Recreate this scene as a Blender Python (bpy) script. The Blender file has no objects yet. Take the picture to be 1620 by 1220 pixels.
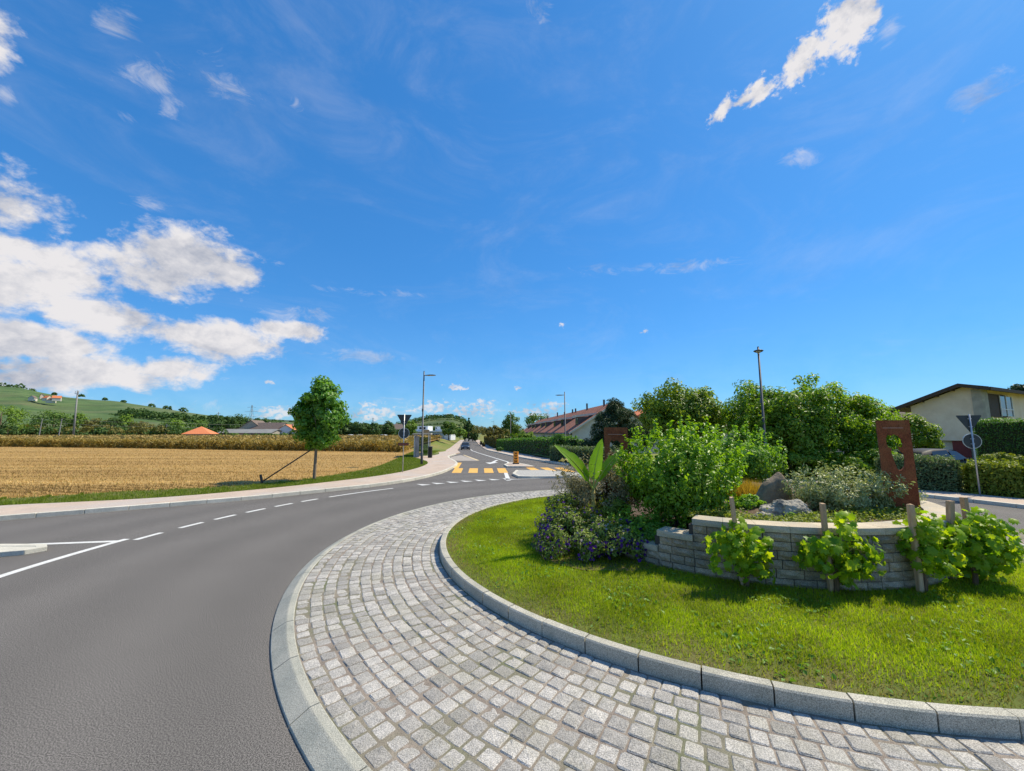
import bpy, bmesh, math, random
import numpy as np
from mathutils import Vector, Matrix, noise as mnoise
from mathutils.geometry import tessellate_polygon

R = math.radians
random.seed(7)
rng = np.random.default_rng(7)
scene = bpy.context.scene
COL = scene.collection

# ------------------------------------------------------------------ camera
F_PX, HORIZON, CAM_H = 625.0, 684.0, 2.5
PITCH = math.atan((HORIZON - 610.0) / F_PX)
cam_d = bpy.data.cameras.new('camera')
cam_d.sensor_width = 36.0
cam_d.lens = 36.0 * F_PX / 1620.0
cam_d.clip_start, cam_d.clip_end = 0.05, 6000.0
cam = bpy.data.objects.new('camera', cam_d)
cam.location = (0, 0, CAM_H)
cam.rotation_euler = (R(90) + PITCH, 0, 0)
COL.objects.link(cam)
scene.camera = cam

def ray(px, py):
    x = (px - 810) / F_PX; y = (610 - py) / F_PX
    return Vector((x, math.cos(PITCH) - y * math.sin(PITCH), math.sin(PITCH) + y * math.cos(PITCH)))
def at(px, py, Y):
    d = ray(px, py); t = Y / d.y
    return Vector((d.x * t, Y, CAM_H + d.z * t))
def gnd(px, py, z=0.0):
    d = ray(px, py); t = (z - CAM_H) / d.z
    return Vector((d.x * t, d.y * t, z))

# ------------------------------------------------------------------ light
SUN_EL, SUN_AZ = R(52), math.atan2(0.905, 0.425)     # azimuth clockwise from +Y
sun_dir = Vector((math.sin(SUN_AZ) * math.cos(SUN_EL), math.cos(SUN_AZ) * math.cos(SUN_EL), math.sin(SUN_EL)))
sd = bpy.data.lights.new('sun', 'SUN'); sd.energy = 4.6; sd.angle = R(0.53); sd.color = (1.0, 0.90, 0.70)
sun = bpy.data.objects.new('sun', sd); COL.objects.link(sun)
sun.rotation_euler = (-sun_dir).to_track_quat('-Z', 'Y').to_euler()
scene.view_settings.view_transform = 'Standard'
scene.view_settings.look = 'None'
scene.view_settings.gamma = 1.0
scene.view_settings.use_curve_mapping = False
scene.view_settings.exposure = 0.35
scene.cycles.use_denoising = True
scene.cycles.max_bounces = 6
scene.cycles.transparent_max_bounces = 8
scene.cycles.caustics_reflective = False
scene.cycles.caustics_refractive = False

# ------------------------------------------------------------------ sky with clouds
SKY_K = 0.105
world = bpy.data.worlds.new('World'); scene.world = world; world.use_nodes = True
wt = world.node_tree; wt.nodes.clear()
def wn(t, **kw):
    n = wt.nodes.new(t)
    for k, v in kw.items(): setattr(n, k, v)
    return n
def wmath(op, a, b=None, c=None, clamp=False):
    n = wn('ShaderNodeMath', operation=op, use_clamp=clamp)
    for i, v in enumerate((a, b, c)):
        if v is None: continue
        if isinstance(v, (int, float)): n.inputs[i].default_value = v
        else: wt.links.new(v, n.inputs[i])
    return n.outputs[0]
def wsmooth(v, lo, hi):
    n = wn('ShaderNodeMapRange', interpolation_type='SMOOTHSTEP')
    wt.links.new(v, n.inputs['Value']); n.inputs['From Min'].default_value = lo; n.inputs['From Max'].default_value = hi
    return n.outputs['Result']
sky = wn('ShaderNodeTexSky', sky_type='NISHITA', sun_disc=False)
sky.sun_elevation = SUN_EL; sky.sun_rotation = SUN_AZ
sky.altitude = 400; sky.air_density = 1.0; sky.dust_density = 0.4; sky.ozone_density = 2.2
hs = wn('ShaderNodeHueSaturation'); hs.inputs['Saturation'].default_value = 1.28; hs.inputs['Value'].default_value = 1.0
wt.links.new(sky.outputs[0], hs.inputs['Color'])
# film-like tone response of the whole sky (soft shoulder, cooler white balance)
def wscale(v, c):
    n = wn('ShaderNodeVectorMath', operation='MULTIPLY'); wt.links.new(v, n.inputs[0]); n.inputs[1].default_value = c; return n.outputs[0]
gm = wn('ShaderNodeGamma'); gm.inputs[1].default_value = .58
wt.links.new(wscale(hs.outputs[0], (.134, .134, .134)), gm.inputs[0])
SKYC = wscale(gm.outputs[0], (.262 / .134, .65 / .134, 1.05 / .134))
tc = wn('ShaderNodeTexCoord')
sep = wn('ShaderNodeSeparateXYZ'); wt.links.new(tc.outputs['Generated'], sep.inputs[0])
U = wmath('ARCTAN2', sep.outputs[0], sep.outputs[1])
V = wmath('ARCSINE', sep.outputs[2])
cmb = wn('ShaderNodeCombineXYZ'); wt.links.new(U, cmb.inputs[0]); wt.links.new(V, cmb.inputs[1])
UV = cmb.outputs[0]
def wnoise(scale, detail, rough, sx=1.0, sy=1.0, off=(0, 0, 0), dist=0.0):
    m = wn('ShaderNodeMapping'); m.inputs['Scale'].default_value = (sx, sy, 1); m.inputs['Location'].default_value = off
    wt.links.new(UV, m.inputs[0])
    n = wn('ShaderNodeTexNoise'); n.inputs['Scale'].default_value = scale; n.inputs['Detail'].default_value = detail
    n.inputs['Roughness'].default_value = rough; n.inputs['Distortion'].default_value = dist
    wt.links.new(m.outputs[0], n.inputs['Vector']); return n.outputs['Fac']
def uv_of(px, py):
    d = ray(px, py).normalized(); return math.atan2(d.x, d.y), math.asin(d.z)
def blob_field(blobs):
    cur = None
    for (u, v, ang, ra, rb) in blobs:
        m = wn('ShaderNodeMapping', vector_type='TEXTURE')
        m.inputs['Location'].default_value = (u, v, 0); m.inputs['Rotation'].default_value = (0, 0, ang); m.inputs['Scale'].default_value = (ra, rb, 1)
        wt.links.new(UV, m.inputs[0])
        l = wn('ShaderNodeVectorMath', operation='LENGTH'); wt.links.new(m.outputs[0], l.inputs[0])
        o = l.outputs['Value']
        cur = o if cur is None else wmath('SMOOTH_MIN', cur, o, 0.25)
    return wmath('SUBTRACT', 1.0, cur)
def seg(x0, y0, x1, y1, w):
    (u0, v0), (u1, v1) = uv_of(x0, y0), uv_of(x1, y1)
    mx, my = (x0 + x1) / 2, (y0 + y1) / 2
    L = math.hypot(x1 - x0, y1 - y0) or 1
    nx, ny = -(y1 - y0) / L, (x1 - x0) / L
    ua, va = uv_of(mx + nx * w, my + ny * w); ub, vb = uv_of(mx, my)
    return ((u0 + u1) / 2, (v0 + v1) / 2, math.atan2(v1 - v0, u1 - u0), math.hypot(u1 - u0, v1 - v0) / 2, max(0.004, math.hypot(ua - ub, va - vb)))
puffs = [seg(-300, 335, 150, 345, 66), seg(-240, 415, 330, 425, 66), seg(150, 370, 330, 445, 54), seg(250, 400, 430, 450, 42),
         seg(60, 478, 300, 530, 36), seg(220, 515, 450, 555, 30), seg(-240, 530, 180, 548, 34), seg(390, 512, 500, 528, 15), seg(-200, 590, 300, 588, 34), seg(-200, 470, 60, 470, 30), seg(-200, 380, 100, 380, 60), seg(-130, -40, 45, 85, 52)]
for a, e, ra, rb in ((-1.7, .35, .45, .10), (-2.3, .2, .35, .07), (-2.9, .5, .3, .09), (2.4, .3, .4, .08), (2.9, .18, .4, .05), (-1.9, .8, .25, .09)):
    puffs.append((a, e, 0.08, ra, rb))
streaks = [seg(1120, 200, 1165, 150, 13), seg(1140, 172, 1270, 105, 22), seg(1230, 128, 1330, 45, 32), seg(1300, 70, 1400, -20, 44), (1.75, .75, .2, .25, .05), (1.5, .15, .05, .25, .03)]
minis = [seg(690, 650, 800, 650, 15), seg(800, 652, 910, 648, 18), seg(530, 657, 650, 652, 17), seg(390, 657, 480, 651, 14), seg(640, 648, 740, 640, 12), seg(700, 612, 742, 615, 6), seg(811, 613, 827, 614, 5), seg(880, 514, 896, 516, 5), seg(1009, 524, 1027, 526, 5),
         seg(740, 640, 790, 640, 12), seg(560, 640, 600, 640, 6), seg(415, 604, 440, 606, 4), (1.3, .04, 0, .3, .02), (-1.3, .04, 0, .3, .025)]
wisps = [seg(140, 5, 215, 50, 30), seg(300, 135, 420, 165, 44), seg(160, 110, 300, 130, 30), seg(455, 155, 492, 180, 22), seg(195, 318, 275, 322, 15), seg(180, 175, 222, 202, 9),
         seg(245, 160, 300, 175, 18), seg(-20, 140, 30, 165, 24), seg(1225, 250, 1300, 245, 18), seg(830, 0, 875, 30, 20), seg(1500, 170, 1610, 120, 26), seg(400, 495, 530, 500, 18),
         seg(900, 425, 1190, 410, 10), seg(500, 455, 700, 468, 7), seg(1385, 60, 1430, 30, 18), seg(380, 550, 700, 572, 14), seg(-100, 640, 900, 640, 22), (2.2, .6, .3, .4, .06), (-2.6, .8, .1, .4, .05)]
n_big = wnoise(6.0, 12, .60, 1.0, 1.6, (3.1, .4, .2), .25)
n_mid = wnoise(22, 8, .62, 1.0, 1.2, (1.3, 2.2, .7), .3)
n_min = wnoise(70, 6, .6, 1.0, 1.5, (.3, 5.2, .7), .2)
n_wisp = wnoise(11, 9, .70, 1.0, 2.0, (7.3, 1.2, .4), 1.2)
cen = lambda n, k: wmath('MULTIPLY', wmath('SUBTRACT', n, .5), k)
cap = lambda f, m: wmath('MINIMUM', f, m)
lump = wmath('ADD', cen(n_big, 3.4), wmath('ADD', cen(n_mid, 1.3), cen(n_min, .35)))
val = wmath('ADD', cap(blob_field(puffs), .55), lump)
vals = wmath('ADD', cap(blob_field(streaks), .6), wmath('ADD', cen(n_mid, 3.0), cen(n_min, 1.1)))
valm = wmath('ADD', cap(blob_field(minis), .6), wmath('ADD', cen(n_min, 3.4), cen(n_mid, 1.2)))
a1 = wsmooth(val, -.15, .55); a2 = wsmooth(vals, -.05, .6); a3 = wmath('MULTIPLY', wsmooth(valm, 0.1, .9), .8)
val2 = wmath('ADD', cap(blob_field(wisps), .6), cen(n_wisp, 4.2))
a4 = wmath('MULTIPLY', wsmooth(val2, 0.0, 1.6), 0.5)
n_veil = wnoise(2.6, 8, .66, 1.0, 2.6, (2.2, 4.4, .9), .9)
veil = wmath('MULTIPLY', wsmooth(n_veil, .42, .85), .15)
haze_ = wmath('MULTIPLY', wmath('POWER', 2.718, wmath('MULTIPLY', wmath('ABSOLUTE', V), -10.0)), .20)
veil = wmath('MAXIMUM', veil, haze_)
alpha = wmath('MAXIMUM', wmath('MAXIMUM', wmath('MAXIMUM', a1, a2), wmath('MAXIMUM', a3, a4)), veil)
# cloud shading: where more cloud lies towards the sun it is greyer, sun-side rims stay white
n_sh = wnoise(6.0, 8, .60, 1.0, 1.6, (3.1 + .03, .4 + .09, .2), .25)
n_ms = wnoise(22, 6, .62, 1.0, 1.2, (1.3 + .12, 2.2 + .25, .7), .3)
shade = wmath('ADD', wmath('MULTIPLY', wmath('SUBTRACT', n_sh, n_big), 3.2), wmath('MULTIPLY', wmath('SUBTRACT', n_ms, n_mid), 1.5))
shade = wmath('ADD', wmath('ADD', shade, .22), wmath('MULTIPLY', wsmooth(val, .2, 1.1), .28), clamp=True)
cr = wn('ShaderNodeMix', data_type='RGBA'); wt.links.new(shade, cr.inputs[0])
cr.inputs[6].default_value = (6.2, 6.05, 6.15, 1); cr.inputs[7].default_value = (2.9, 3.2, 3.95, 1)
mx = wn('ShaderNodeMix', data_type='RGBA'); wt.links.new(alpha, mx.inputs[0]); wt.links.new(SKYC, mx.inputs[6]); wt.links.new(cr.outputs[2], mx.inputs[7])
bg = wn('ShaderNodeBackground'); bg.inputs['Strength'].default_value = SKY_K
wt.links.new(mx.outputs[2], bg.inputs['Color'])
wo = wn('ShaderNodeOutputWorld'); wt.links.new(bg.outputs[0], wo.inputs[0])
world.cycles.sampling_method = 'MANUAL'; world.cycles.sample_map_resolution = 512

# ------------------------------------------------------------------ materials
MATS = {}
def mat(name, c1, c2=None, scale=4.0, detail=5, rough=0.8, bump=0.0, bscale=40.0, spec=0.3, metal=0.0, speck=None, speck_scale=300.0,
        objrand=0.0, stretch=(1, 1, 1), c3=None, patch_scale=0.4, contrast=(0.35, 0.65), space='pos', bdist=0.01):
    if name in MATS: return MATS[name]
    m = bpy.data.materials.new(name); m.use_nodes = True
    t = m.node_tree; N = t.nodes; Lk = t.links
    p = N['Principled BSDF']; p.inputs['Roughness'].default_value = rough; p.inputs['Metallic'].default_value = metal
    p.inputs['Specular IOR Level'].default_value = spec
    c2 = c2 or c1
    if space == 'pos':
        g = N.new('ShaderNodeNewGeometry'); vec = g.outputs['Position']
    else:
        g = N.new('ShaderNodeTexCoord'); vec = g.outputs['Object']
    mp = N.new('ShaderNodeMapping'); mp.inputs['Scale'].default_value = stretch; Lk.new(vec, mp.inputs[0]); vec = mp.outputs[0]
    def ns(sc, de, ro=.6):
        n = N.new('ShaderNodeTexNoise'); n.inputs['Scale'].default_value = sc; n.inputs['Detail'].default_value = de; n.inputs['Roughness'].default_value = ro
        Lk.new(vec, n.inputs['Vector']); return n.outputs['Fac']
    r = N.new('ShaderNodeValToRGB'); Lk.new(ns(scale, detail), r.inputs[0])
    r.color_ramp.elements[0].position, r.color_ramp.elements[1].position = contrast
    r.color_ramp.elements[0].color = (*c1, 1); r.color_ramp.elements[1].color = (*c2, 1)
    col = r.outputs[0]
    def mix(fac, a, b, mode='MIX'):
        x = N.new('ShaderNodeMix'); x.data_type = 'RGBA'; x.blend_type = mode
        for s, v in ((x.inputs[0], fac), (x.inputs[6], a), (x.inputs[7], b)):
            if hasattr(v, 'is_linked') or hasattr(v, 'links'): Lk.new(v, s)
            elif isinstance(v, tuple): s.default_value = (*v, 1)
            else: s.default_value = v
        return x.outputs[2]
    if c3:
        rr = N.new('ShaderNodeMapRange'); Lk.new(ns(patch_scale, 4), rr.inputs[0]); rr.inputs[1].default_value = .45; rr.inputs[2].default_value = .65
        col = mix(rr.outputs[0], col, c3)
    if speck:
        rr = N.new('ShaderNodeMapRange'); Lk.new(ns(speck_scale, 2, .7), rr.inputs[0]); rr.inputs[1].default_value = .40; rr.inputs[2].default_value = .61
        rr.inputs[3].default_value = 1 - speck; rr.inputs[4].default_value = 1 + speck
        cv = N.new('ShaderNodeVectorMath'); cv.operation = 'SCALE'; Lk.new(col, cv.inputs[0]); Lk.new(rr.outputs[0], cv.inputs['Scale']); col = cv.outputs[0]
    if objrand:
        oi = N.new('ShaderNodeObjectInfo'); rr = N.new('ShaderNodeMapRange'); Lk.new(oi.outputs['Random'], rr.inputs[0])
        rr.inputs[3].default_value = 1 - objrand; rr.inputs[4].default_value = 1 + objrand
        cv = N.new('ShaderNodeVectorMath'); cv.operation = 'SCALE'; Lk.new(col, cv.inputs[0]); Lk.new(rr.outputs[0], cv.inputs['Scale']); col = cv.outputs[0]
    Lk.new(col, p.inputs['Base Color'])
    if bump:
        b = N.new('ShaderNodeBump'); b.inputs['Strength'].default_value = bump; b.inputs['Distance'].default_value = bdist
        Lk.new(ns(bscale, 6, .65), b.inputs['Height']); Lk.new(b.outputs[0], p.inputs['Normal'])
    MATS[name] = m; return m
def leafmat(name, c1, c2, trans=0.35, tcol=None, rough=0.5, spec=0.3, c3=None, vary=0.0, vscale=.5, vstretch=(1, 1, 1)):
    if name in MATS: return MATS[name]
    m = bpy.data.materials.new(name); m.use_nodes = True
    t = m.node_tree; N = t.nodes; Lk = t.links
    p = N['Principled BSDF']; p.inputs['Roughness'].default_value = rough; p.inputs['Specular IOR Level'].default_value = spec
    g = N.new('ShaderNodeNewGeometry'); r = N.new('ShaderNodeValToRGB'); Lk.new(g.outputs['Random Per Island'], r.inputs[0])
    r.color_ramp.elements[0].color = (*c1, 1); r.color_ramp.elements[1].color = (*c2, 1)
    if c3:
        e = r.color_ramp.elements.new(.93); e.color = (*c2, 1); r.color_ramp.elements[2].color = (*c3, 1)
    if vary:
        mp = N.new('ShaderNodeMapping'); mp.inputs['Scale'].default_value = vstretch; Lk.new(g.outputs['Position'], mp.inputs[0])
        nz = N.new('ShaderNodeTexNoise'); nz.inputs['Scale'].default_value = vscale; nz.inputs['Detail'].default_value = 4; Lk.new(mp.outputs[0], nz.inputs['Vector'])
        mr = N.new('ShaderNodeMapRange'); Lk.new(nz.outputs['Fac'], mr.inputs[0]); mr.inputs[1].default_value = .38; mr.inputs[2].default_value = .62; mr.inputs[3].default_value = 1 - vary; mr.inputs[4].default_value = 1 + vary
        sc_ = N.new('ShaderNodeVectorMath'); sc_.operation = 'SCALE'; Lk.new(r.outputs[0], sc_.inputs[0]); Lk.new(mr.outputs[0], sc_.inputs['Scale'])
        class _O: outputs = [sc_.outputs[0]]
        r = _O
    Lk.new(r.outputs[0], p.inputs['Base Color'])
    tr = N.new('ShaderNodeBsdfTranslucent')
    k = N.new('ShaderNodeMix'); k.data_type = 'RGBA'; k.blend_type = 'MULTIPLY'; k.inputs[0].default_value = 1.0
    Lk.new(r.outputs[0], k.inputs[6]); k.inputs[7].default_value = (*(tcol or (1.9, 1.7, .6)), 1)
    Lk.new(k.outputs[2], tr.inputs[0])
    ms = N.new('ShaderNodeMixShader'); ms.inputs[0].default_value = trans
    Lk.new(p.outputs[0], ms.inputs[1]); Lk.new(tr.outputs[0], ms.inputs[2]); Lk.new(ms.outputs[0], N['Material Output'].inputs[0])
    MATS[name] = m; return m
def glassmat(name, tint=(.8, .9, .92)):
    if name in MATS: return MATS[name]
    m = bpy.data.materials.new(name); m.use_nodes = True
    t = m.node_tree; N = t.nodes; N.clear()
    gl = N.new('ShaderNodeBsdfGlossy'); gl.inputs['Roughness'].default_value = .03
    tr = N.new('ShaderNodeBsdfTransparent'); tr.inputs[0].default_value = (*tint, 1)
    fr = N.new('ShaderNodeFresnel'); fr.inputs[0].default_value = 1.5
    ms = N.new('ShaderNodeMixShader'); t.links.new(fr.outputs[0], ms.inputs[0]); t.links.new(tr.outputs[0], ms.inputs[1]); t.links.new(gl.outputs[0], ms.inputs[2])
    o = N.new('ShaderNodeOutputMaterial'); t.links.new(ms.outputs[0], o.inputs[0]); MATS[name] = m; return m

ASPHALT = mat('asphalt', (.132, .122, .111), (.152, .141, .129), scale=.7, rough=.88, bump=.06, bscale=300, speck=.62, speck_scale=95, spec=.22, contrast=(.2, .8))
def wheel_tracks(m, c):
    # tyre-polished rings round the roundabout, broken up by noise
    t = m.node_tree; N = t.nodes; Lk = t.links; bc = N['Principled BSDF'].inputs['Base Color']; src = bc.links[0].from_socket
    g = N.new('ShaderNodeNewGeometry'); d = N.new('ShaderNodeVectorMath'); d.operation = 'DISTANCE'; Lk.new(g.outputs['Position'], d.inputs[0]); d.inputs[1].default_value = (c[0], c[1], 0)
    def mth(op, a, b): 
        n = N.new('ShaderNodeMath'); n.operation = op
        for s, v in ((n.inputs[0], a), (n.inputs[1], b)):
            if isinstance(v, (int, float)): s.default_value = v
            else: Lk.new(v, s)
        return n.outputs[0]
    nz = N.new('ShaderNodeTexNoise'); nz.inputs['Scale'].default_value = .55; nz.inputs['Detail'].default_value = 5; Lk.new(g.outputs['Position'], nz.inputs['Vector'])
    w = mth('COSINE', mth('MULTIPLY', mth('SUBTRACT', d.outputs['Value'], 9.9), 3.3), 0.0)
    k = mth('ADD', 1.0, mth('MULTIPLY', mth('MULTIPLY', w, nz.outputs['Fac']), .13))
    sc_ = N.new('ShaderNodeVectorMath'); sc_.operation = 'SCALE'; Lk.new(src, sc_.inputs[0]); Lk.new(k, sc_.inputs['Scale']); Lk.new(sc_.outputs[0], bc)
wheel_tracks(ASPHALT, (4.375, 9.252))
BUSBAY = mat('bay_concrete', (.33, .29, .25), (.40, .36, .31), scale=1.5, rough=.85, bump=.2, bscale=120, speck=.15, speck_scale=90)
PAVE = mat('pavement_surface', (0.449, 0.353, 0.276), (0.530, 0.421, 0.336), scale=1.2, rough=.88, bump=.3, bscale=150, speck=.22, speck_scale=110, c3=(.47, .41, .36), patch_scale=.5)
KERBM = mat('granite_kerb', (0.361, 0.346, 0.278), (0.470, 0.439, 0.358), scale=3, rough=.75, bump=.35, bscale=90, speck=.4, speck_scale=130, objrand=.10)
KERBL = mat('granite_kerb_pale', (0.546, 0.519, 0.433), (0.672, 0.627, 0.518), scale=3, rough=.75, bump=.3, bscale=90, speck=.25, speck_scale=90, objrand=.08)
KERBW = mat('granite_kerb_apron', (0.315, 0.314, 0.264), (0.420, 0.402, 0.332), scale=2.2, rough=.72, bump=.35, bscale=110, speck=.38, speck_scale=150, objrand=.08)
SETT = mat('granite_sett', (0.308, 0.292, 0.264), (0.453, 0.423, 0.380), scale=9, rough=.74, bump=.8, bscale=45, speck=.40, speck_scale=110, objrand=.24, c3=(.34, .32, .27), patch_scale=2.3, contrast=(.3, .7), spec=.35, bdist=.012)
MORTAR = mat('joint_sand', (.20, .165, .135), (.31, .26, .21), scale=6, rough=.95, bump=.5, bscale=160, speck=.3, speck_scale=160, c3=(.15, .16, .09), patch_scale=1.1)
WHITEP = mat('white_road_paint', (0.605, 0.596, 0.554), (0.714, 0.706, 0.672), scale=5, rough=.6, bump=.2, bscale=150, speck=.14, speck_scale=60)
YELLOWP = mat('yellow_road_paint', (.72, .38, .06), (.82, .46, .10), scale=5, rough=.6, bump=.2, bscale=150, speck=.14, speck_scale=60)
SOIL = mat('soil', (.09, .06, .04), (.17, .12, .08), scale=7, rough=.95, bump=.8, bscale=40, bdist=.03)
LAWNM = mat('lawn_ground', (.075, .10, .015), (.13, .16, .025), scale=5, rough=.95, bump=.5, bscale=60, c3=(.15, .13, .05), patch_scale=1.2)
GROUNDM = mat('meadow_ground', (.11, .15, .02), (.19, .21, .04), scale=.5, rough=.95, bump=.5, bscale=9, c3=(.24, .20, .06), patch_scale=.06, bdist=.05)
STRAW = mat('stubble_ground', (.28, .16, .042), (.44, .27, .085), scale=2.2, detail=8, rough=.95, bump=.6, bscale=22, stretch=(.06, 1.0, 1), c3=(.42, .27, .09), patch_scale=.35, bdist=.04)
BLOCKM = mat('wall_block', (0.381, 0.294, 0.200), (0.526, 0.421, 0.296), scale=7, rough=.9, bump=1.0, bscale=32, speck=.3, speck_scale=110, objrand=.18, bdist=.025, c3=(.26, .235, .18), patch_scale=1.6)
COPING = mat('wall_coping', (0.493, 0.412, 0.289), (0.630, 0.529, 0.383), scale=4, rough=.88, bump=.5, bscale=55, speck=.2, speck_scale=110, objrand=.08, c3=(.40, .37, .30), patch_scale=2.0)
CORTEN = mat('rusted_steel', (0.170, 0.051, 0.022), (0.270, 0.084, 0.036), scale=7, detail=8, rough=.85, bump=.25, bscale=90, speck=.3, speck_scale=70, c3=(.26, .10, .04), patch_scale=3, spec=.2)
STONEM = mat('standing_stone', (0.210, 0.157, 0.106), (0.357, 0.274, 0.187), scale=5, detail=8, rough=.9, bump=.8, bscale=25, bdist=.03)
ROCKM = mat('rough_rock', (0.126, 0.127, 0.119), (0.462, 0.421, 0.340), scale=4.5, detail=9, rough=.9, bump=1.0, bscale=14, contrast=(.4, .6), bdist=.05)
STAKEM = mat('weathered_wood', (.42, .27, .15), (.58, .40, .25), scale=6, detail=8, rough=.85, bump=.6, bscale=30, stretch=(6, 6, .7), objrand=.12)
BARK = mat('bark', (.10, .075, .05), (.19, .145, .10), scale=10, detail=8, rough=.92, bump=1.0, bscale=30, stretch=(3, 3, .5), bdist=.03)
VINEBARK = mat('vine_bark', (.10, .06, .035), (.2, .13, .08), scale=14, rough=.95, bump=1, bscale=50, stretch=(3, 3, .5))
GALV = mat('galvanised_steel', (.42, .44, .45), (.52, .54, .55), scale=6, rough=.45, metal=.7, spec=.5)
DARKPOLE = mat('dark_painted_pole', (.085, .09, .10), (.12, .125, .135), scale=6, rough=.5, metal=.3)
SIGNBACK = mat('sign_back_grey', (.045, .06, .06), (.06, .075, .075), scale=4, rough=.65, metal=0)
RIM = mat('sign_rim_metal', (.55, .58, .58), rough=.4, metal=.6)
BROWNP = mat('brown_sign_plate', (.11, .05, .035), (.14, .065, .045), scale=8, rough=.6)
REDMARK = mat('red_sign_print', (.42, .09, .06), rough=.6)
WHITEM = mat('white_paint', (.74, .74, .72), (.80, .80, .78), scale=3, rough=.55)
REDP = mat('red_paint', (.55, .03, .03), rough=.5)
BLUEP = mat('blue_paint', (.02, .10, .42), rough=.5)
ORANGEP = mat('amber_plastic', (.80, .30, .03), (.86, .36, .05), scale=6, rough=.45)
BLACKP = mat('black_paint', (.02, .02, .02), rough=.5)
GLASS = glassmat('clear_glass')
DGLASS = mat('dark_window_glass', (.025, .03, .038), (.04, .048, .055), scale=.8, rough=.08, spec=.45)
TYRE = mat('tyre_rubber', (.022, .022, .022), rough=.85)
RIMM = mat('alloy_rim', (.45, .46, .47), rough=.35, metal=.8)
HEADL = mat('headlight_lens', (.75, .77, .78), rough=.12, spec=.8)
CONC = mat('concrete_grey', (0.347, 0.323, 0.264), (0.452, 0.412, 0.340), scale=3, rough=.88, bump=.3, bscale=60)

# ------------------------------------------------------------------ object helpers
def tag(o, label, cat, group=None, kind=None):
    o['label'] = label; o['category'] = cat
    if group: o['group'] = group
    if kind: o['kind'] = kind
    return o
def link(name, me, m=None, parent=None, loc=None):
    o = bpy.data.objects.new(name, me); COL.objects.link(o)
    if m is not None and me is not None and len(me.materials) == 0: me.materials.append(m)
    if parent is not None: o.parent = parent
    if loc is not None: o.location = loc
    return o
def thing(name, label, cat, loc=(0, 0, 0), rz=0.0, group=None):
    o = bpy.data.objects.new(name, None); COL.objects.link(o); o.empty_display_size = .2
    o.location = loc; o.rotation_euler = (0, 0, rz); return tag(o, label, cat, group)
def np_mesh(name, V, Fc, smooth=False):
    V = np.asarray(V, np.float32); Fc = np.asarray(Fc, np.int32); k = Fc.shape[1]
    me = bpy.data.meshes.new(name); me.vertices.add(len(V)); me.vertices.foreach_set('co', V.ravel())
    me.loops.add(Fc.size); me.loops.foreach_set('vertex_index', Fc.ravel())
    me.polygons.add(len(Fc)); me.polygons.foreach_set('loop_start', np.arange(0, Fc.size, k, dtype=np.int32))
    try: me.polygons.foreach_set('loop_total', np.full(len(Fc), k, np.int32))
    except Exception: pass
    if smooth: me.polygons.foreach_set('use_smooth', np.ones(len(Fc), bool))
    me.update(calc_edges=True); return me
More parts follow.
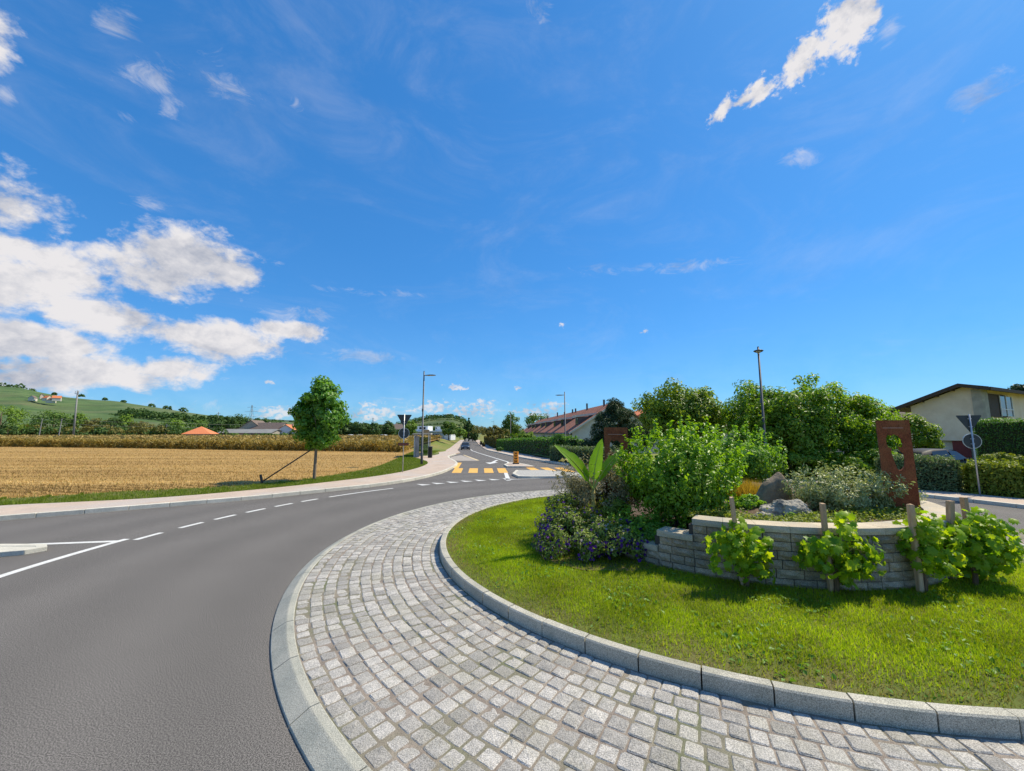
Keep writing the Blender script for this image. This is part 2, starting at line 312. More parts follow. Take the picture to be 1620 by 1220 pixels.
class MB:
    def __init__(s): s.v = []; s.f = []
    def poly(s, pts):
        i = len(s.v); s.v += [tuple(p) for p in pts]; s.f.append(tuple(range(i, i + len(pts)))); return s
    def box(s, c, d, rz=0.0, taper=1.0):
        x, y, z = d[0] / 2, d[1] / 2, d[2] / 2; i = len(s.v); ca, sa = math.cos(rz), math.sin(rz)
        for dz, k in ((-z, 1.0), (z, taper)):
            for dx, dy in ((-x, -y), (x, -y), (x, y), (-x, y)):
                dx *= k; dy *= k
                s.v.append((c[0] + dx * ca - dy * sa, c[1] + dx * sa + dy * ca, c[2] + dz))
        s.f += [tuple(i + q for q in f) for f in ((3, 2, 1, 0), (4, 5, 6, 7), (0, 1, 5, 4), (1, 2, 6, 5), (2, 3, 7, 6), (3, 0, 4, 7))]; return s
    def hexa(s, p):      # 8 points, bottom ring then top ring
        i = len(s.v); s.v += [tuple(q) for q in p]
        s.f += [tuple(i + q for q in f) for f in ((3, 2, 1, 0), (4, 5, 6, 7), (0, 1, 5, 4), (1, 2, 6, 5), (2, 3, 7, 6), (3, 0, 4, 7))]; return s
    def tube(s, pts, rad, n=8, cap=True):
        pts = [Vector(p) for p in pts]; rings = []
        for k, p in enumerate(pts):
            d = (pts[min(k + 1, len(pts) - 1)] - pts[max(k - 1, 0)]).normalized()
            a = d.cross(Vector((0, 0, 1)) if abs(d.z) < .9 else Vector((1, 0, 0))).normalized(); b = d.cross(a).normalized()
            r = rad[k] if isinstance(rad, (list, tuple)) else rad
            i = len(s.v)
            for q in range(n):
                t = 2 * math.pi * q / n; w = p + (a * math.cos(t) + b * math.sin(t)) * r; s.v.append(tuple(w))
            rings.append(i)
        for k in range(len(rings) - 1):
            A, B = rings[k], rings[k + 1]
            for q in range(n): s.f.append((A + q, A + (q + 1) % n, B + (q + 1) % n, B + q))
        if cap:
            s.f.append(tuple(rings[0] + q for q in reversed(range(n)))); s.f.append(tuple(rings[-1] + q for q in range(n)))
        return s
    def prism(s, poly, a, b):        # polygon of 2-D points lifted by functions a(p), b(p) -> 3-D
        n = len(poly); i = len(s.v); s.v += [tuple(a(p)) for p in poly] + [tuple(b(p)) for p in poly]
        s.f.append(tuple(i + q for q in reversed(range(n)))); s.f.append(tuple(i + n + q for q in range(n)))
        for q in range(n): s.f.append((i + q, i + (q + 1) % n, i + n + (q + 1) % n, i + n + q))
        return s
    def mesh(s, name, smooth=False, bevel=0.0, fix=True):
        me = bpy.data.meshes.new(name); me.from_pydata(s.v, [], s.f)
        if bevel or fix:
            bm = bmesh.new(); bm.from_mesh(me)
            if bevel: bmesh.ops.bevel(bm, geom=list(bm.edges), offset=bevel, segments=2, profile=.6, affect='EDGES', clamp_overlap=True)
            bmesh.ops.recalc_face_normals(bm, faces=bm.faces); bm.to_mesh(me); bm.free()
        if smooth:
            for p in me.polygons: p.use_smooth = True
        me.update(); return me
    def build(s, name, m, parent=None, loc=None, smooth=False, bevel=0.0, fix=True):
        return link(name, s.mesh(name, smooth, bevel, fix), m, parent, loc)
def sheet(name, outline, zf, m, label, cat='ground', kind='structure', parent=None):
    pts = [Vector((p[0], p[1], 0)) for p in outline]
    tri = tessellate_polygon([pts]); V = [(p.x, p.y, zf(p.x, p.y) if callable(zf) else zf) for p in pts]
    me = bpy.data.meshes.new(name); me.from_pydata(V, [], [tuple(t) for t in tri])
    bm = bmesh.new(); bm.from_mesh(me); bmesh.ops.recalc_face_normals(bm, faces=bm.faces)
    if sum(f.normal.z for f in bm.faces) < 0: bmesh.ops.reverse_faces(bm, faces=bm.faces)
    bm.to_mesh(me); bm.free()
    o = link(name, me, m, parent)
    if parent is None: tag(o, label, cat, kind=kind)
    return o
def strip(name, left, right, m, label=None, cat='ground', parent=None, skirt=0.0):
    n = len(left); V = [tuple(p) for p in left] + [tuple(p) for p in right]; Fc = [(i, i + 1, n + i + 1, n + i) for i in range(n - 1)]
    if skirt:
        for side in (0, n):
            b = len(V); V += [(V[side + i][0], V[side + i][1], V[side + i][2] - skirt) for i in range(n)]
            Fc += [(side + i, side + i + 1, b + i + 1, b + i) for i in range(n - 1)]
    me = bpy.data.meshes.new(name); me.from_pydata(V, [], Fc)
    bm = bmesh.new(); bm.from_mesh(me); bmesh.ops.recalc_face_normals(bm, faces=bm.faces)
    if sum(f.normal.z for f in bm.faces) < 0: bmesh.ops.reverse_faces(bm, faces=bm.faces)
    bm.to_mesh(me); bm.free()
    o = link(name, me, m, parent)
    if label: tag(o, label, cat, kind='structure')
    return o
def resample(pts, step):
    pts = [Vector(p) for p in pts]; out = [pts[0].copy()]; acc = 0.0
    for a, b in zip(pts, pts[1:]):
        L = (b - a).length; d = step - acc
        while d <= L: out.append(a.lerp(b, d / L)); d += step
        acc = (acc + L) % step if L > 0 else acc
    return out
def smooth_line(pts, step):
    pts = [Vector(p) for p in pts]; out = []
    P = [pts[0] * 2 - pts[1]] + pts + [pts[-1] * 2 - pts[-2]]
    for i in range(1, len(P) - 2):
        p0, p1, p2, p3 = P[i - 1:i + 3]; n = max(2, int((p2 - p1).length / step))
        for k in range(n):
            t = k / n
            out.append(.5 * ((2 * p1) + (p2 - p0) * t + (2 * p0 - 5 * p1 + 4 * p2 - p3) * t * t + (3 * p1 - p0 - 3 * p2 + p3) * t ** 3))
    out.append(pts[-1]); return out
def pl(tab, x):
    for (a, u), (b, v) in zip(tab, tab[1:]):
        if x <= b: return u + (v - u) * max(0.0, (x - a) / (b - a))
    return tab[-1][1]

# ------------------------------------------------------------------ terrain of the far road
ROADX = [(-50, 0.0), (33, 0.0), (45, -2.2), (58, -4.6), (72, -6.9), (85, -8.6), (150, -16), (220, -23.5), (420, -45), (2600, -280)]
DROP = [(-100, 0.0), (34, 0.0), (60, -.55), (90, -1.25), (140, -1.6), (220, -1.8), (3000, -1.8)]
def H(x, y):
    c = pl(ROADX, y); return pl(DROP, y) * min(1.0, max(0.0, (x - (c - 11)) / 5.0))

CX, CY = 4.375, 9.252          # roundabout centre
RI, RO = 5.91, 8.39            # lawn kerb face, apron edge
def pol(r, deg, z=0.0, c=(CX, CY)):
    a = R(deg); return Vector((c[0] + r * math.cos(a), c[1] + r * math.sin(a), z))

# ground out to the horizon
def ground():
    xs = sorted(set([-2600, -1500, -900, -500, -300, -200, -140, -100] + list(range(-80, 81, 4)) + [100, 140, 200, 300, 500, 900, 1500, 2600]))
    ys = sorted(set([-400, -200, -100, -60, -30] + list(range(-10, 240, 4)) + [34, 60, 90, 140, 220, 260, 300, 360, 420, 500, 700, 1000, 1500, 2600]))
    V = [(x, y, H(x, y) - .08) for y in ys for x in xs]; n = len(xs)
    Fc = [(j * n + i, j * n + i + 1, (j + 1) * n + i + 1, (j + 1) * n + i) for j in range(len(ys) - 1) for i in range(n - 1)]
    tag(link('ground', np_mesh('ground', V, Fc), GROUNDM), 'green meadow ground reaching to the horizon', 'ground', kind='structure')
ground()
# roundabout carriageway and its arms
sheet('road', [(-45, -30), (45, -30), (45, 33.4), (-12, 33.4), (-45, 20)], 0.0, ASPHALT, 'grey asphalt carriageway of the roundabout', 'road')
ys = [33.3, 36, 40, 45, 50, 58, 66, 72, 80, 85, 95, 110, 130, 150, 180, 220, 300, 420]
strip('road', [(pl(ROADX, y) - (2.9 if y > 60 else 4.6 if y > 46 else 6.0), y, pl(DROP, y) + .006) for y in ys], [(pl(ROADX, y) + 2.9, y, pl(DROP, y) + .006) for y in ys], ASPHALT,
      'grey asphalt road running away between hedge and corn field', 'road')

# ------------------------------------------------------------------ left pavement, verge and field
KERB_L = smooth_line([(-34, -1, 0), (-22, 5.6, 0), (-17.2, 9.4, 0), (-14.6, 11.6, 0), (-12.6, 13.0, 0), (-11.16, 14.07, 0), (-9.65, 15.2, 0), (-8.1, 16.8, 0), (-6.3, 18.8, 0), (-5.1, 21.1, 0), (-4.3, 24.3, 0), (-4.1, 28, 0), (-4.25, 31.4, 0), (-5.3, 36, 0), (-6.9, 44, 0), (-7.2, 52, 0)], .35)
OUT_L = smooth_line([(-40, 3, 0), (-25, 8.8, 0), (-18.8, 12.0, 0), (-16.7, 13.3, 0), (-15.1, 13.9, 0), (-13.6, 14.5, 0), (-12.2, 15.4, 0), (-10.8, 16.8, 0), (-9.2, 18.9, 0), (-7.4, 22.1, 0), (-6.5, 25.4, 0), (-6.35, 29.3, 0), (-6.9, 32.6, 0), (-8.9, 37.2, 0), (-9.9, 38.6, 0), (-9.9, 42.2, 0), (-8.9, 44.5, 0), (-9.3, 52, 0)], .35)
FIELD_E = smooth_line([(-60, 2, 0), (-26, 11.6, 0), (-18.1, 14.5, 0), (-16.85, 15.2, 0), (-15.4, 16.15, 0), (-13.4, 17.0, 0), (-11.6, 18.1, 0), (-10.5, 20.2, 0), (-9.6, 23.5, 0), (-9.3, 27, 0), (-9.8, 32, 0), (-10.6, 38, 0), (-11.6, 45, 0), (-12.6, 52, 0)], .5)
def rz_(p, z): return (p.x, p.y, z + H(p.x, p.y))
PT = .125
def band(name, A, B, n, za, zb, m, label, cat='ground', skirt=0.0):
    def rs(P):
        L = [0.0]
        for a, b in zip(P, P[1:]): L.append(L[-1] + (b - a).length)
        o = []; j = 0
        for k in range(n):
            t = L[-1] * k / (n - 1)
            while j < len(L) - 2 and L[j + 1] < t: j += 1
            o.append(P[j].lerp(P[j + 1], (t - L[j]) / max(1e-6, L[j + 1] - L[j])))
        return o
    return strip(name, [rz_(p, za) for p in rs(A)], [rz_(p, zb) for p in rs(B)], m, label, cat, skirt=skirt)
def near_pairs(A, B):
    out = []; j = 0
    for a in A:
        while j < len(B) - 1 and (B[j + 1] - a).length <= (B[j] - a).length: j += 1
        out.append(B[j])
    return out
OL = near_pairs(KERB_L, OUT_L)
def inset(L, k):
    o = []
    for i, p in enumerate(L):
        d = (L[min(i + 1, len(L) - 1)] - L[max(i - 1, 0)]).normalized(); o.append(p + Vector((-d.y, d.x, 0)) * k)
    return o
strip('pavement', [rz_(p, PT) for p in inset(KERB_L, .11)], [rz_(p, PT) for p in OL], PAVE, 'beige pavement curving along the field side of the roundabout', 'pavement', skirt=.3)
FE = near_pairs(OUT_L, FIELD_E)
strip('verge', [rz_(p, PT - .012) for p in OUT_L], [rz_(p, PT + .03) for p in FE], LAWNM, 'mown grass verge between pavement and stubble field', 'verge')
FX = [p for p in FIELD_E]
field_outline = [(p.x, p.y) for p in FX] + [(pl(ROADX, y) - 10.5, y) for y in (60, 72, 90, 120, 150)] + [(-60, 170), (-260, 190), (-260, 2)]
sheet('stubble_field', field_outline, .115, STRAW, 'harvested golden stubble field left of the road', 'field')

def kerb_stones(parent, line, w, z0, z1, m, step=1.0, gap=.012, bev=.012, side=1.0, slope=None):
    P = resample(line, step); lst = []
    for a, b in zip(P, P[1:]):
        d = (b - a).normalized(); nrm = Vector((-d.y, d.x, 0)) * side
        a2, b2 = a + d * gap / 2, b - d * gap / 2
        ha, hb = H(a.x, a.y), H(b.x, b.y); j = random.uniform(-.003, .003)
        q = MB().hexa([(a2.x, a2.y, z0 + ha), (b2.x, b2.y, z0 + hb), (b2 + nrm * w)[:2] + (z0 + hb,), (a2 + nrm * w)[:2] + (z0 + ha,),
                       (a2.x, a2.y, z1 + ha + j), (b2.x, b2.y, z1 + hb + j), (b2 + nrm * w)[:2] + (z1 + hb + j,), (a2 + nrm * w)[:2] + (z1 + ha + j,)])
        lst.append(q.build('kerb_stone', m, parent, bevel=bev))
    return lst
kp = tag(bpy.data.objects.new('pavement_kerb', None), 'pale granite kerb along the field side pavement', 'kerb', kind='structure'); COL.objects.link(kp)
kerb_stones(kp, [p - Vector((0, 0, 0)) for p in KERB_L[8:]], .16, -.05, PT + .008, KERBL, 1.0, side=1.0)
# pavement beside the far road, both sides
yy = [50, 58, 66, 72, 80, 85, 95, 110, 130, 150, 180, 220]
strip('pavement', [(pl(ROADX, y) - 5.0 - (1.0 if y < 60 else 0), y, pl(DROP, y) + .12) for y in yy], [(pl(ROADX, y) - 2.9 - (1.4 if y < 56 else 0), y, pl(DROP, y) + .12) for y in yy], PAVE, 'pale pavement beside the corn field along the far road', 'pavement', skirt=.3)
yr = [30.2, 32, 34, 38.5, 45, 50, 58, 66, 72, 80, 85, 95, 110, 130, 150, 180, 220]
def rk(y): return pl([(30.2, 4.2), (32, 3.4), (34, 2.75), (38.5, 1.5), (45, .25), (58, -1.95), (72, -4.2), (85, -5.8), (150, -13.1), (220, -20.6), (420, -42)], y)
strip('pavement', [(rk(y) + .12, y, pl(DROP, y) + .11) for y in yr], [(rk(y) + 2.4, y, pl(DROP, y) + .11) for y in yr], PAVE, 'pinkish pavement in front of the long clipped hedge', 'pavement', skirt=.3)
kr = tag(bpy.data.objects.new('pavement_kerb', None), 'pale kerb along the hedge side of the far road', 'kerb', kind='structure'); COL.objects.link(kr)
kerb_stones(kr, [Vector((rk(y), y, 0)) for y in [30.2 + k for k in range(0, 60)]], .22, -.05, .125, KERBL, 1.0, side=-1.0)
# bus bay slab
bay = [gnd(712, 727), gnd(753, 728.3), Vector((-4.5, 41, 0)), Vector((-6.2, 47, 0)), Vector((-6.6, 44, 0)), Vector((-6.0, 40, 0))]
sheet('bus_bay', [(-5.2, 35.6), (-3.05, 35.6), (-4.2, 41), (-6.3, 49.5), (-6.75, 44)], lambda x, y: pl(DROP, y) + .02, BUSBAY, 'pale concrete slab of the bus bay', 'bus bay')

# ------------------------------------------------------------------ right side of the roundabout
ang = list(range(-70, 76, 3))
def rr_(a): return 13.0 + .25 * math.sin(R(a * 2))
RA = [pol(rr_(a), a) for a in ang]; RB = [pol(rr_(a) + 1.9, a) for a in ang]
strip('pavement', [tuple(pol(rr_(a_) + .1, a_, .12)) for a_ in ang], [(p.x, p.y, .12) for p in RB], PAVE, 'pinkish pavement curving round the far right of the roundabout', 'pavement', skirt=.3)
k3 = tag(bpy.data.objects.new('pavement_kerb', None), 'granite kerb round the far right of the roundabout', 'kerb', kind='structure'); COL.objects.link(k3)
kerb_stones(k3, RA[12:], .16, -.05, .128, KERBL, 1.0, side=-1.0)
gp = [pol(rr_(a) + 1.85, a) for a in ang] + [Vector((4.6, 30.2, 0)), Vector((4.0, 36, 0)), Vector((2, 45, 0)), Vector((70, 45, 0)), Vector((70, -20, 0))]
sheet('garden_ground', [(p.x, p.y) for p in gp], .1, GROUNDM, 'garden ground behind the right hand pavement')

# ------------------------------------------------------------------ truck apron: kerb, bed, setts
A0, A1 = 58, 312
def ring(name, r0, z0, r1, z1, m, label, cat, a0=A0, a1=A1, step=2.0, parent=None):
    n = int((a1 - a0) / step) + 1; an = [a0 + (a1 - a0) * k / (n - 1) for k in range(n)]
    return strip(name, [pol(r0, a, z0) for a in an], [pol(r1, a, z1) for a in an], m, label, cat, parent)
apron = ring('apron', RI - .1, .1405, RO - .243, .0915, MORTAR, 'granite sett apron ringing the central island', 'apron', 0, 360)
ak = tag(bpy.data.objects.new('apron_kerb', None), 'broad sloping granite kerb around the sett apron', 'kerb', kind='structure'); COL.objects.link(ak)
def arc_stone(prof, a0, a1, seg=4):
    # prof: list of (r, z) closed section, swept between two angles
    b = MB(); n = len(prof); rings = []
    for k in range(seg + 1):
        a = a0 + (a1 - a0) * k / seg; rings.append(len(b.v)); b.v += [tuple(pol(r, a, z)) for r, z in prof]
    for A, B in zip(rings, rings[1:]):
        for q in range(n): b.f.append((A + q, A + (q + 1) % n, B + (q + 1) % n, B + q))
    b.f.append(tuple(rings[0] + q for q in range(n))); b.f.append(tuple(rings[-1] + q for q in reversed(range(n))))
    return b
st = math.degrees(.98 / RO); a = A0 + 3
while a < A1:
    j = random.uniform(-.002, .002)
    pr = [(RO, -.06), (RO, .014 + j), (RO - .006, .022 + j), (RO - .15, .094 + j), (RO - .165, .099 + j), (RO - .235, .101 + j), (RO - .245, .094 + j), (RO - .245, -.06)]
    arc_stone(pr, a + .045, a + st - .045, 4).build('kerb_stone', KERBW, ak)
    a += st
ik = tag(bpy.data.objects.new('lawn_kerb', None), 'upright granite kerb holding the round lawn', 'kerb', kind='structure'); COL.objects.link(ik)
st = 360 / 65; a = 0
while a < 360 - st * .5:
    j = random.uniform(-.004, .004); w = .12
    pr = [(RI, .05), (RI + j, .278 + j), (RI - .014 + j, .292 + j), (RI - w + .012, .294 + j), (RI - w, .284 + j), (RI - w, .05)]
    arc_stone(pr, a + .07, a + st - .07, 4).build('kerb_stone', KERBM, ik)
    a += st
def sett_shape(seed):
    r = random.Random(seed); hx = hy = .5
    c = [(-hx, -hy), (hx, -hy), (hx, hy), (-hx, hy)]
    c = [(x * r.uniform(.92, .99), y * r.uniform(.92, .99)) for x, y in c]
    ring2 = []
    for k in range(4):           # eight-sided outline with rubbed corners
        x, y = c[k]; (x1, y1), (x2, y2) = c[k - 1], c[(k + 1) % 4]
        q = r.uniform(.05, .12); ring2 += [(x + (x1 - x) * q, y + (y1 - y) * q), (x + (x2 - x) * q * r.uniform(.6, 1.3), y + (y2 - y) * q)]
    V = [(x, y, -.09) for x, y in ring2] + [(x, y, -.008 + r.uniform(-.003, .002)) for x, y in ring2] + [(x * .88, y * .88, r.uniform(-.003, .004)) for x, y in ring2]
    V.append((r.uniform(-.1, .1), r.uniform(-.1, .1), r.uniform(.001, .008)))
    Fc = []
    for lv in (0, 8):
        for k in range(8): Fc.append((lv + k, lv + (k + 1) % 8, lv + 8 + (k + 1) % 8, lv + 8 + k))
    for k in range(8): Fc.append((16 + k, 16 + (k + 1) % 8, 24))
    return V, Fc
SH = [sett_shape(k) for k in range(14)]
sett_me = []
for k, (v, f) in enumerate(SH):
    me = bpy.data.meshes.new('sett'); me.from_pydata(v, [], f); me.materials.append(SETT)
    bm = bmesh.new(); bm.from_mesh(me); bmesh.ops.recalc_face_normals(bm, faces=bm.faces); bm.to_mesh(me); bm.free()
    sett_me.append(me)
setts = []
NROW = 13; r_in, r_out = RI + .012, RO - .25; dr = (r_out - r_in) / NROW
for i in range(NROW):
    r = r_in + dr * (i + .5); a = A0 + random.uniform(0, 1.5)
    while a < A1:
        L = random.choice((.145, .16, .17, .185, .20)) * random.uniform(.94, 1.06)
        da = math.degrees(L / r); rr = r + random.uniform(-.006, .006)
        t = (r - r_in) / (r_out - r_in); z = .146 + (.097 - .146) * t + random.uniform(-.006, .005)
        p = pol(rr, a + da / 2, z); setts.append((p, R(a + da / 2) + random.uniform(-.045, .045), dr * random.uniform(.93, .99), L - .006, random.randrange(14), random.uniform(-.022, .022), random.uniform(-.022, .022)))
        a += da
def in_view(p):
    c = p.y * math.cos(PITCH) + (p.z - CAM_H) * math.sin(PITCH); u = -p.y * math.sin(PITCH) + (p.z - CAM_H) * math.cos(PITCH)
    if c < .2: return None
    X, Y = 810 + F_PX * p.x / c, 610 - F_PX * u / c
    return c if -20 < X < 1640 and Y < 1240 else None
vis = sorted([(in_view(s[0]), i) for i, s in enumerate(setts) if in_view(s[0])])
near = set(i for _, i in vis[:300])
BV, BF, off = [], [], 0
shv = [np.array(v) for v, f in SH]
for i, (p, rz, sx, sy, k, tx, ty) in enumerate(setts):
    if i in near:
        o = link('sett', sett_me[k], None, apron, p); o.rotation_euler = (tx, ty, rz); o.scale = (sx, sy, 1)
    else:
        v = shv[k] * np.array((sx, sy, 1)); c, s = math.cos(rz), math.sin(rz)
        v = np.stack([v[:, 0] * c - v[:, 1] * s + p.x, v[:, 0] * s + v[:, 1] * c + p.y, v[:, 2] + p.z + v[:, 0] * -ty + v[:, 1] * tx], 1)
        BV.append(v); BF += [tuple(q + off for q in f) for f in SH[k][1]]; off += len(v)
me = bpy.data.meshes.new('setts'); me.from_pydata(np.concatenate(BV).tolist(), [], BF)
SETT2 = SETT.copy(); SETT2.name = 'granite_sett_far'
for nd in SETT2.node_tree.nodes:
    if nd.type == 'OBJECT_INFO':
        g = SETT2.node_tree.nodes.new('ShaderNodeNewGeometry'); to = nd.outputs['Random'].links[0].to_socket; SETT2.node_tree.links.new(g.outputs['Random Per Island'], to); break
o = link('setts', me, SETT2, apron); o['kind'] = 'stuff'

# ------------------------------------------------------------------ road markings
def flat(name, pts, m, parent=None, z=.004, label=None, cat='road marking'):
    return sheet(name, pts, (lambda x, y: z + pl(DROP, y) if y > 34 else z), m, label, cat, parent=parent)
def arcmark(name, r0, r1, a0, a1, m, parent, z=.004):
    n = max(3, int(abs(a1 - a0) / 1.0) + 2); an = [a0 + (a1 - a0) * k / (n - 1) for k in range(n)]
    return strip(name, [pol(r0, a, z) for a in an], [pol(r1, a, z) for a in an], m, parent=parent)
def group_empty(name, label, cat='road marking'):
    o = bpy.data.objects.new(name, None); COL.objects.link(o); return tag(o, label, cat, kind='structure')
dl = group_empty('dashed_line', 'dashed white line across the left entry of the roundabout')
for d0 in (225, 298, 358, 410, 457, 498):
    a0 = {225: 176.9, 298: 171.9, 358: 167.4, 410: 162.9, 457: 158.4, 498: 153.9}[d0]
    arcmark('dash', 13.12, 13.26, a0 - 1.3, a0 + 1.6, WHITEP, dl)
el = group_empty('edge_line', 'solid white edge line beside the curved kerb')
arcmark('line', 13.12, 13.25, 137.5, 150.5, WHITEP, el)
gw = group_empty('give_way_line', 'row of white give way triangles before the roundabout')
for k in range(7):
    a = 131.2 - 3.35 * k; p = pol(13.1, a); q = pol(13.1, a - 2.1); t = pol(13.75, a - .2)
    flat('triangle', [(p.x, p.y), (q.x, q.y), (t.x, t.y)], WHITEP, gw)
zc = group_empty('zebra_crossing', 'yellow zebra crossing bars on the near lane')
for x in (-3.45, -2.42, -1.42, -.52):
    b = -.25
    flat('bar', [(x - .29, 24.95), (x + .29, 24.95), (x + .29 + b, 28.1), (x - .29 + b, 28.1)], YELLOWP, zc)
zc2 = group_empty('zebra_crossing', 'yellow zebra crossing bars beyond the traffic island')
for x in (1.75, 2.75, 3.75):
    flat('bar', [(x - .29, 25.6), (x + .29, 25.6), (x - .2, 28.6), (x - .78, 28.6)], YELLOWP, zc2)
yl = group_empty('yellow_line', 'short yellow line leading to the crossing from the kerb')
flat('line', [(-4.05, 28.1), (-3.75, 28.1), (-4.15, 33.2), (-4.5, 33.2)], YELLOWP, yl)
yb = group_empty('bay_line', 'pale orange line along the edge of the bus bay')
flat('line', [(-3.15, 36.0), (-2.9, 36.0), (-5.95, 50), (-6.15, 50)], mat('faded_yellow_paint', (.66, .50, .28), (.72, .58, .36), scale=4, rough=.7), yb, z=.03)
cl = group_empty('centre_line', 'white centre line of the far road')
cy = [31.8, 34, 38, 45, 52, 58, 66, 72, 80, 90]
strip('line', [(pl(ROADX, y) - .09 - .2, y, pl(DROP, y) + .016) for y in cy], [(pl(ROADX, y) + .09 - .2, y, pl(DROP, y) + .016) for y in cy], WHITEP, parent=cl)
ar = group_empty('lane_arrow', 'white bent arrow painted on the approach lane')
flat('arrow', [(-1.5, 37.0), (-1.25, 37.0), (-1.45, 33.6), (-1.15, 33.2), (-1.75, 31.6), (-2.2, 33.0), (-1.75, 33.3)], WHITEP, ar, z=.02)
il = group_empty('island_line', 'white line beside the traffic island kerb')
flat('line', [(-.5, 25.0), (-.28, 25.0), (-.06, 21.1), (-.3, 21.05)], WHITEP, il)
il2 = group_empty('island_front_line', 'thin white line in front of the traffic island')
arcmark('line', 12.98, 13.08, 92, 111.5, WHITEP, il2)
li = group_empty('splitter_line', 'white lines tapering round the left traffic island')
arcmark('line', 13.38, 13.54, 178.2, 196, WHITEP, li)
flat('line', [(-9.0, 9.42), (-9.05, 9.56), (-11.2, 9.22), (-15, 8.9), (-15, 8.76), (-11.2, 9.08)], WHITEP, li, z=.005)
flat('dash', [tuple(pol(8.62, 188)[:2]), tuple(pol(8.70, 188)[:2]), tuple(pol(8.70, 198)[:2]), tuple(pol(8.62, 198)[:2])], WHITEP, li) if False else None

# ------------------------------------------------------------------ traffic islands
def island(name, outline, ztop, label, kerbm=KERBL, inner=None):
    root = tag(bpy.data.objects.new(name, None), label, 'traffic island', kind=None); COL.objects.link(root)
    c = Vector((sum(p[0] for p in outline) / len(outline), sum(p[1] for p in outline) / len(outline), 0))
    root.location = c; P = [Vector((p[0], p[1], 0)) - c for p in outline]; n = len(P)
    k = .16; Q = []
    for i in range(n):
        d1 = (P[i] - P[i - 1]).normalized(); d2 = (P[(i + 1) % n] - P[i]).normalized()
        n1 = Vector((-d1.y, d1.x, 0)); n2 = Vector((-d2.y, d2.x, 0)); b = (n1 + n2).normalized(); Q.append(P[i] + b * (k / max(.35, b.dot(n1))))
    for i in range(n):
        j = (i + 1) % n
        MB().hexa([tuple(P[i]), tuple(P[j]), tuple(Q[j]), tuple(Q[i])] + [(p.x, p.y, ztop) for p in (P[i], P[j], Q[j], Q[i])]).build('kerb_stone', kerbm, root, bevel=.01)
    MB().prism([(q.x, q.y) for q in Q], lambda p: (p[0], p[1], 0), lambda p: (p[0], p[1], ztop - .012)).build('paving', inner or PAVE, root)
    return root
ISL = mat('island_setts', (.34, .33, .30), (.46, .45, .41), scale=14, rough=.8, bump=.9, bscale=7, speck=.2, speck_scale=60, bdist=.04)
island('traffic_island', [(.35, 22.1), (1.2, 21.95), (2.4, 22.05), (4.4, 22.5), (4.6, 23.0), (2.2, 25.6), (.25, 25.6), (.02, 23.6)], .12, 'paved traffic island with granite kerb in front of the crossing', inner=ISL)
island('traffic_island', [(-.35, 28.6), (1.6, 28.6), (.95, 30.6), (.25, 32.3), (-.3, 32.0), (-.62, 30.2)], .11, 'pale pointed traffic island carrying the amber beacon')
island('traffic_island', [(-15.5, 8.55), (-15, 7.5), (-10.6, 8.2), (-10.0, 8.45), (-9.85, 8.72), (-10.1, 8.92), (-11.0, 8.92)], .1, 'pale traffic island at the left edge of the road', inner=KERBL)

# amber island beacon
bc = thing('island_beacon', 'amber beacon post with black chevrons on the traffic island', 'beacon', (.3, 30.8, .1))
MB().box((0, 0, .04), (.5, .34, .08)).build('base', BLACKP, bc, bevel=.01)
n = 10; poly = [(.2 * math.cos(math.pi * k / n - math.pi), .16 * math.sin(math.pi * k / n - math.pi)) for k in range(n + 1)] + [(.2, .06), (-.2, .06)]
MB().prism(poly, lambda p: (p[0], p[1], .08), lambda p: (p[0], p[1], .92)).build('body', ORANGEP, bc)
for k in range(4):
    z = .2 + .2 * k
    MB().prism([(-.11, z), (0, z - .05), (.11, z), (.11, z + .06), (0, z + .02), (-.11, z + .06)], lambda p: (p[0], -.185, p[1]), lambda p: (p[0], -.1, p[1])).build('chevron', BLACKP, bc)
#NEXT

# ------------------------------------------------------------------ foliage helpers
def unit(a): return a / np.maximum(1e-9, np.linalg.norm(a, axis=1, keepdims=True))
def leaf_arrays(c, nrm, axis, L, W, fold=.25):
    n = len(c); nrm = unit(nrm); axis = unit(axis - nrm * np.sum(axis * nrm, 1, keepdims=True)); s = np.cross(nrm, axis)
    L = np.broadcast_to(np.asarray(L, float).reshape(-1, 1), (n, 1)); W = np.broadcast_to(np.asarray(W, float).reshape(-1, 1), (n, 1))
    V = np.stack([c - axis * L * .5, c + s * W * .5 + nrm * W * fold - axis * L * .06, c + axis * L * .5 - nrm * L * .12, c - s * W * .5 + nrm * W * fold - axis * L * .06], 1).reshape(-1, 3)
    b = (np.arange(n) * 4)[:, None]
    return V, np.concatenate([b + np.array([[0, 2, 1]]), b + np.array([[0, 3, 2]])], 1).reshape(-1, 3)
LOBES = [(0, -.42), (.30, -.50), (.34, -.18), (.56, -.05), (.36, .12), (.40, .38), (.14, .26), (0, .58), (-.14, .26), (-.40, .38), (-.36, .12), (-.56, -.05), (-.34, -.18), (-.30, -.50)]
def lobed_arrays(c, nrm, axis, L):
    n = len(c); nrm = unit(nrm); axis = unit(axis - nrm * np.sum(axis * nrm, 1, keepdims=True)); s = np.cross(nrm, axis); L = np.asarray(L).reshape(-1, 1)
    k = len(LOBES); V = [c + nrm * L * .06]
    for x, y in LOBES: V.append(c + s * L * x + axis * L * y - nrm * L * .22 * (x * x + y * y) * 2)
    V = np.stack(V, 1).reshape(-1, 3); b = (np.arange(n) * (k + 1))[:, None]
    Fc = np.concatenate([b + np.array([[0, 1 + q, 1 + (q + 1) % k]]) for q in range(k)], 1).reshape(-1, 3)
    return V, Fc
def rdir(n): return unit(rng.normal(size=(n, 3)))
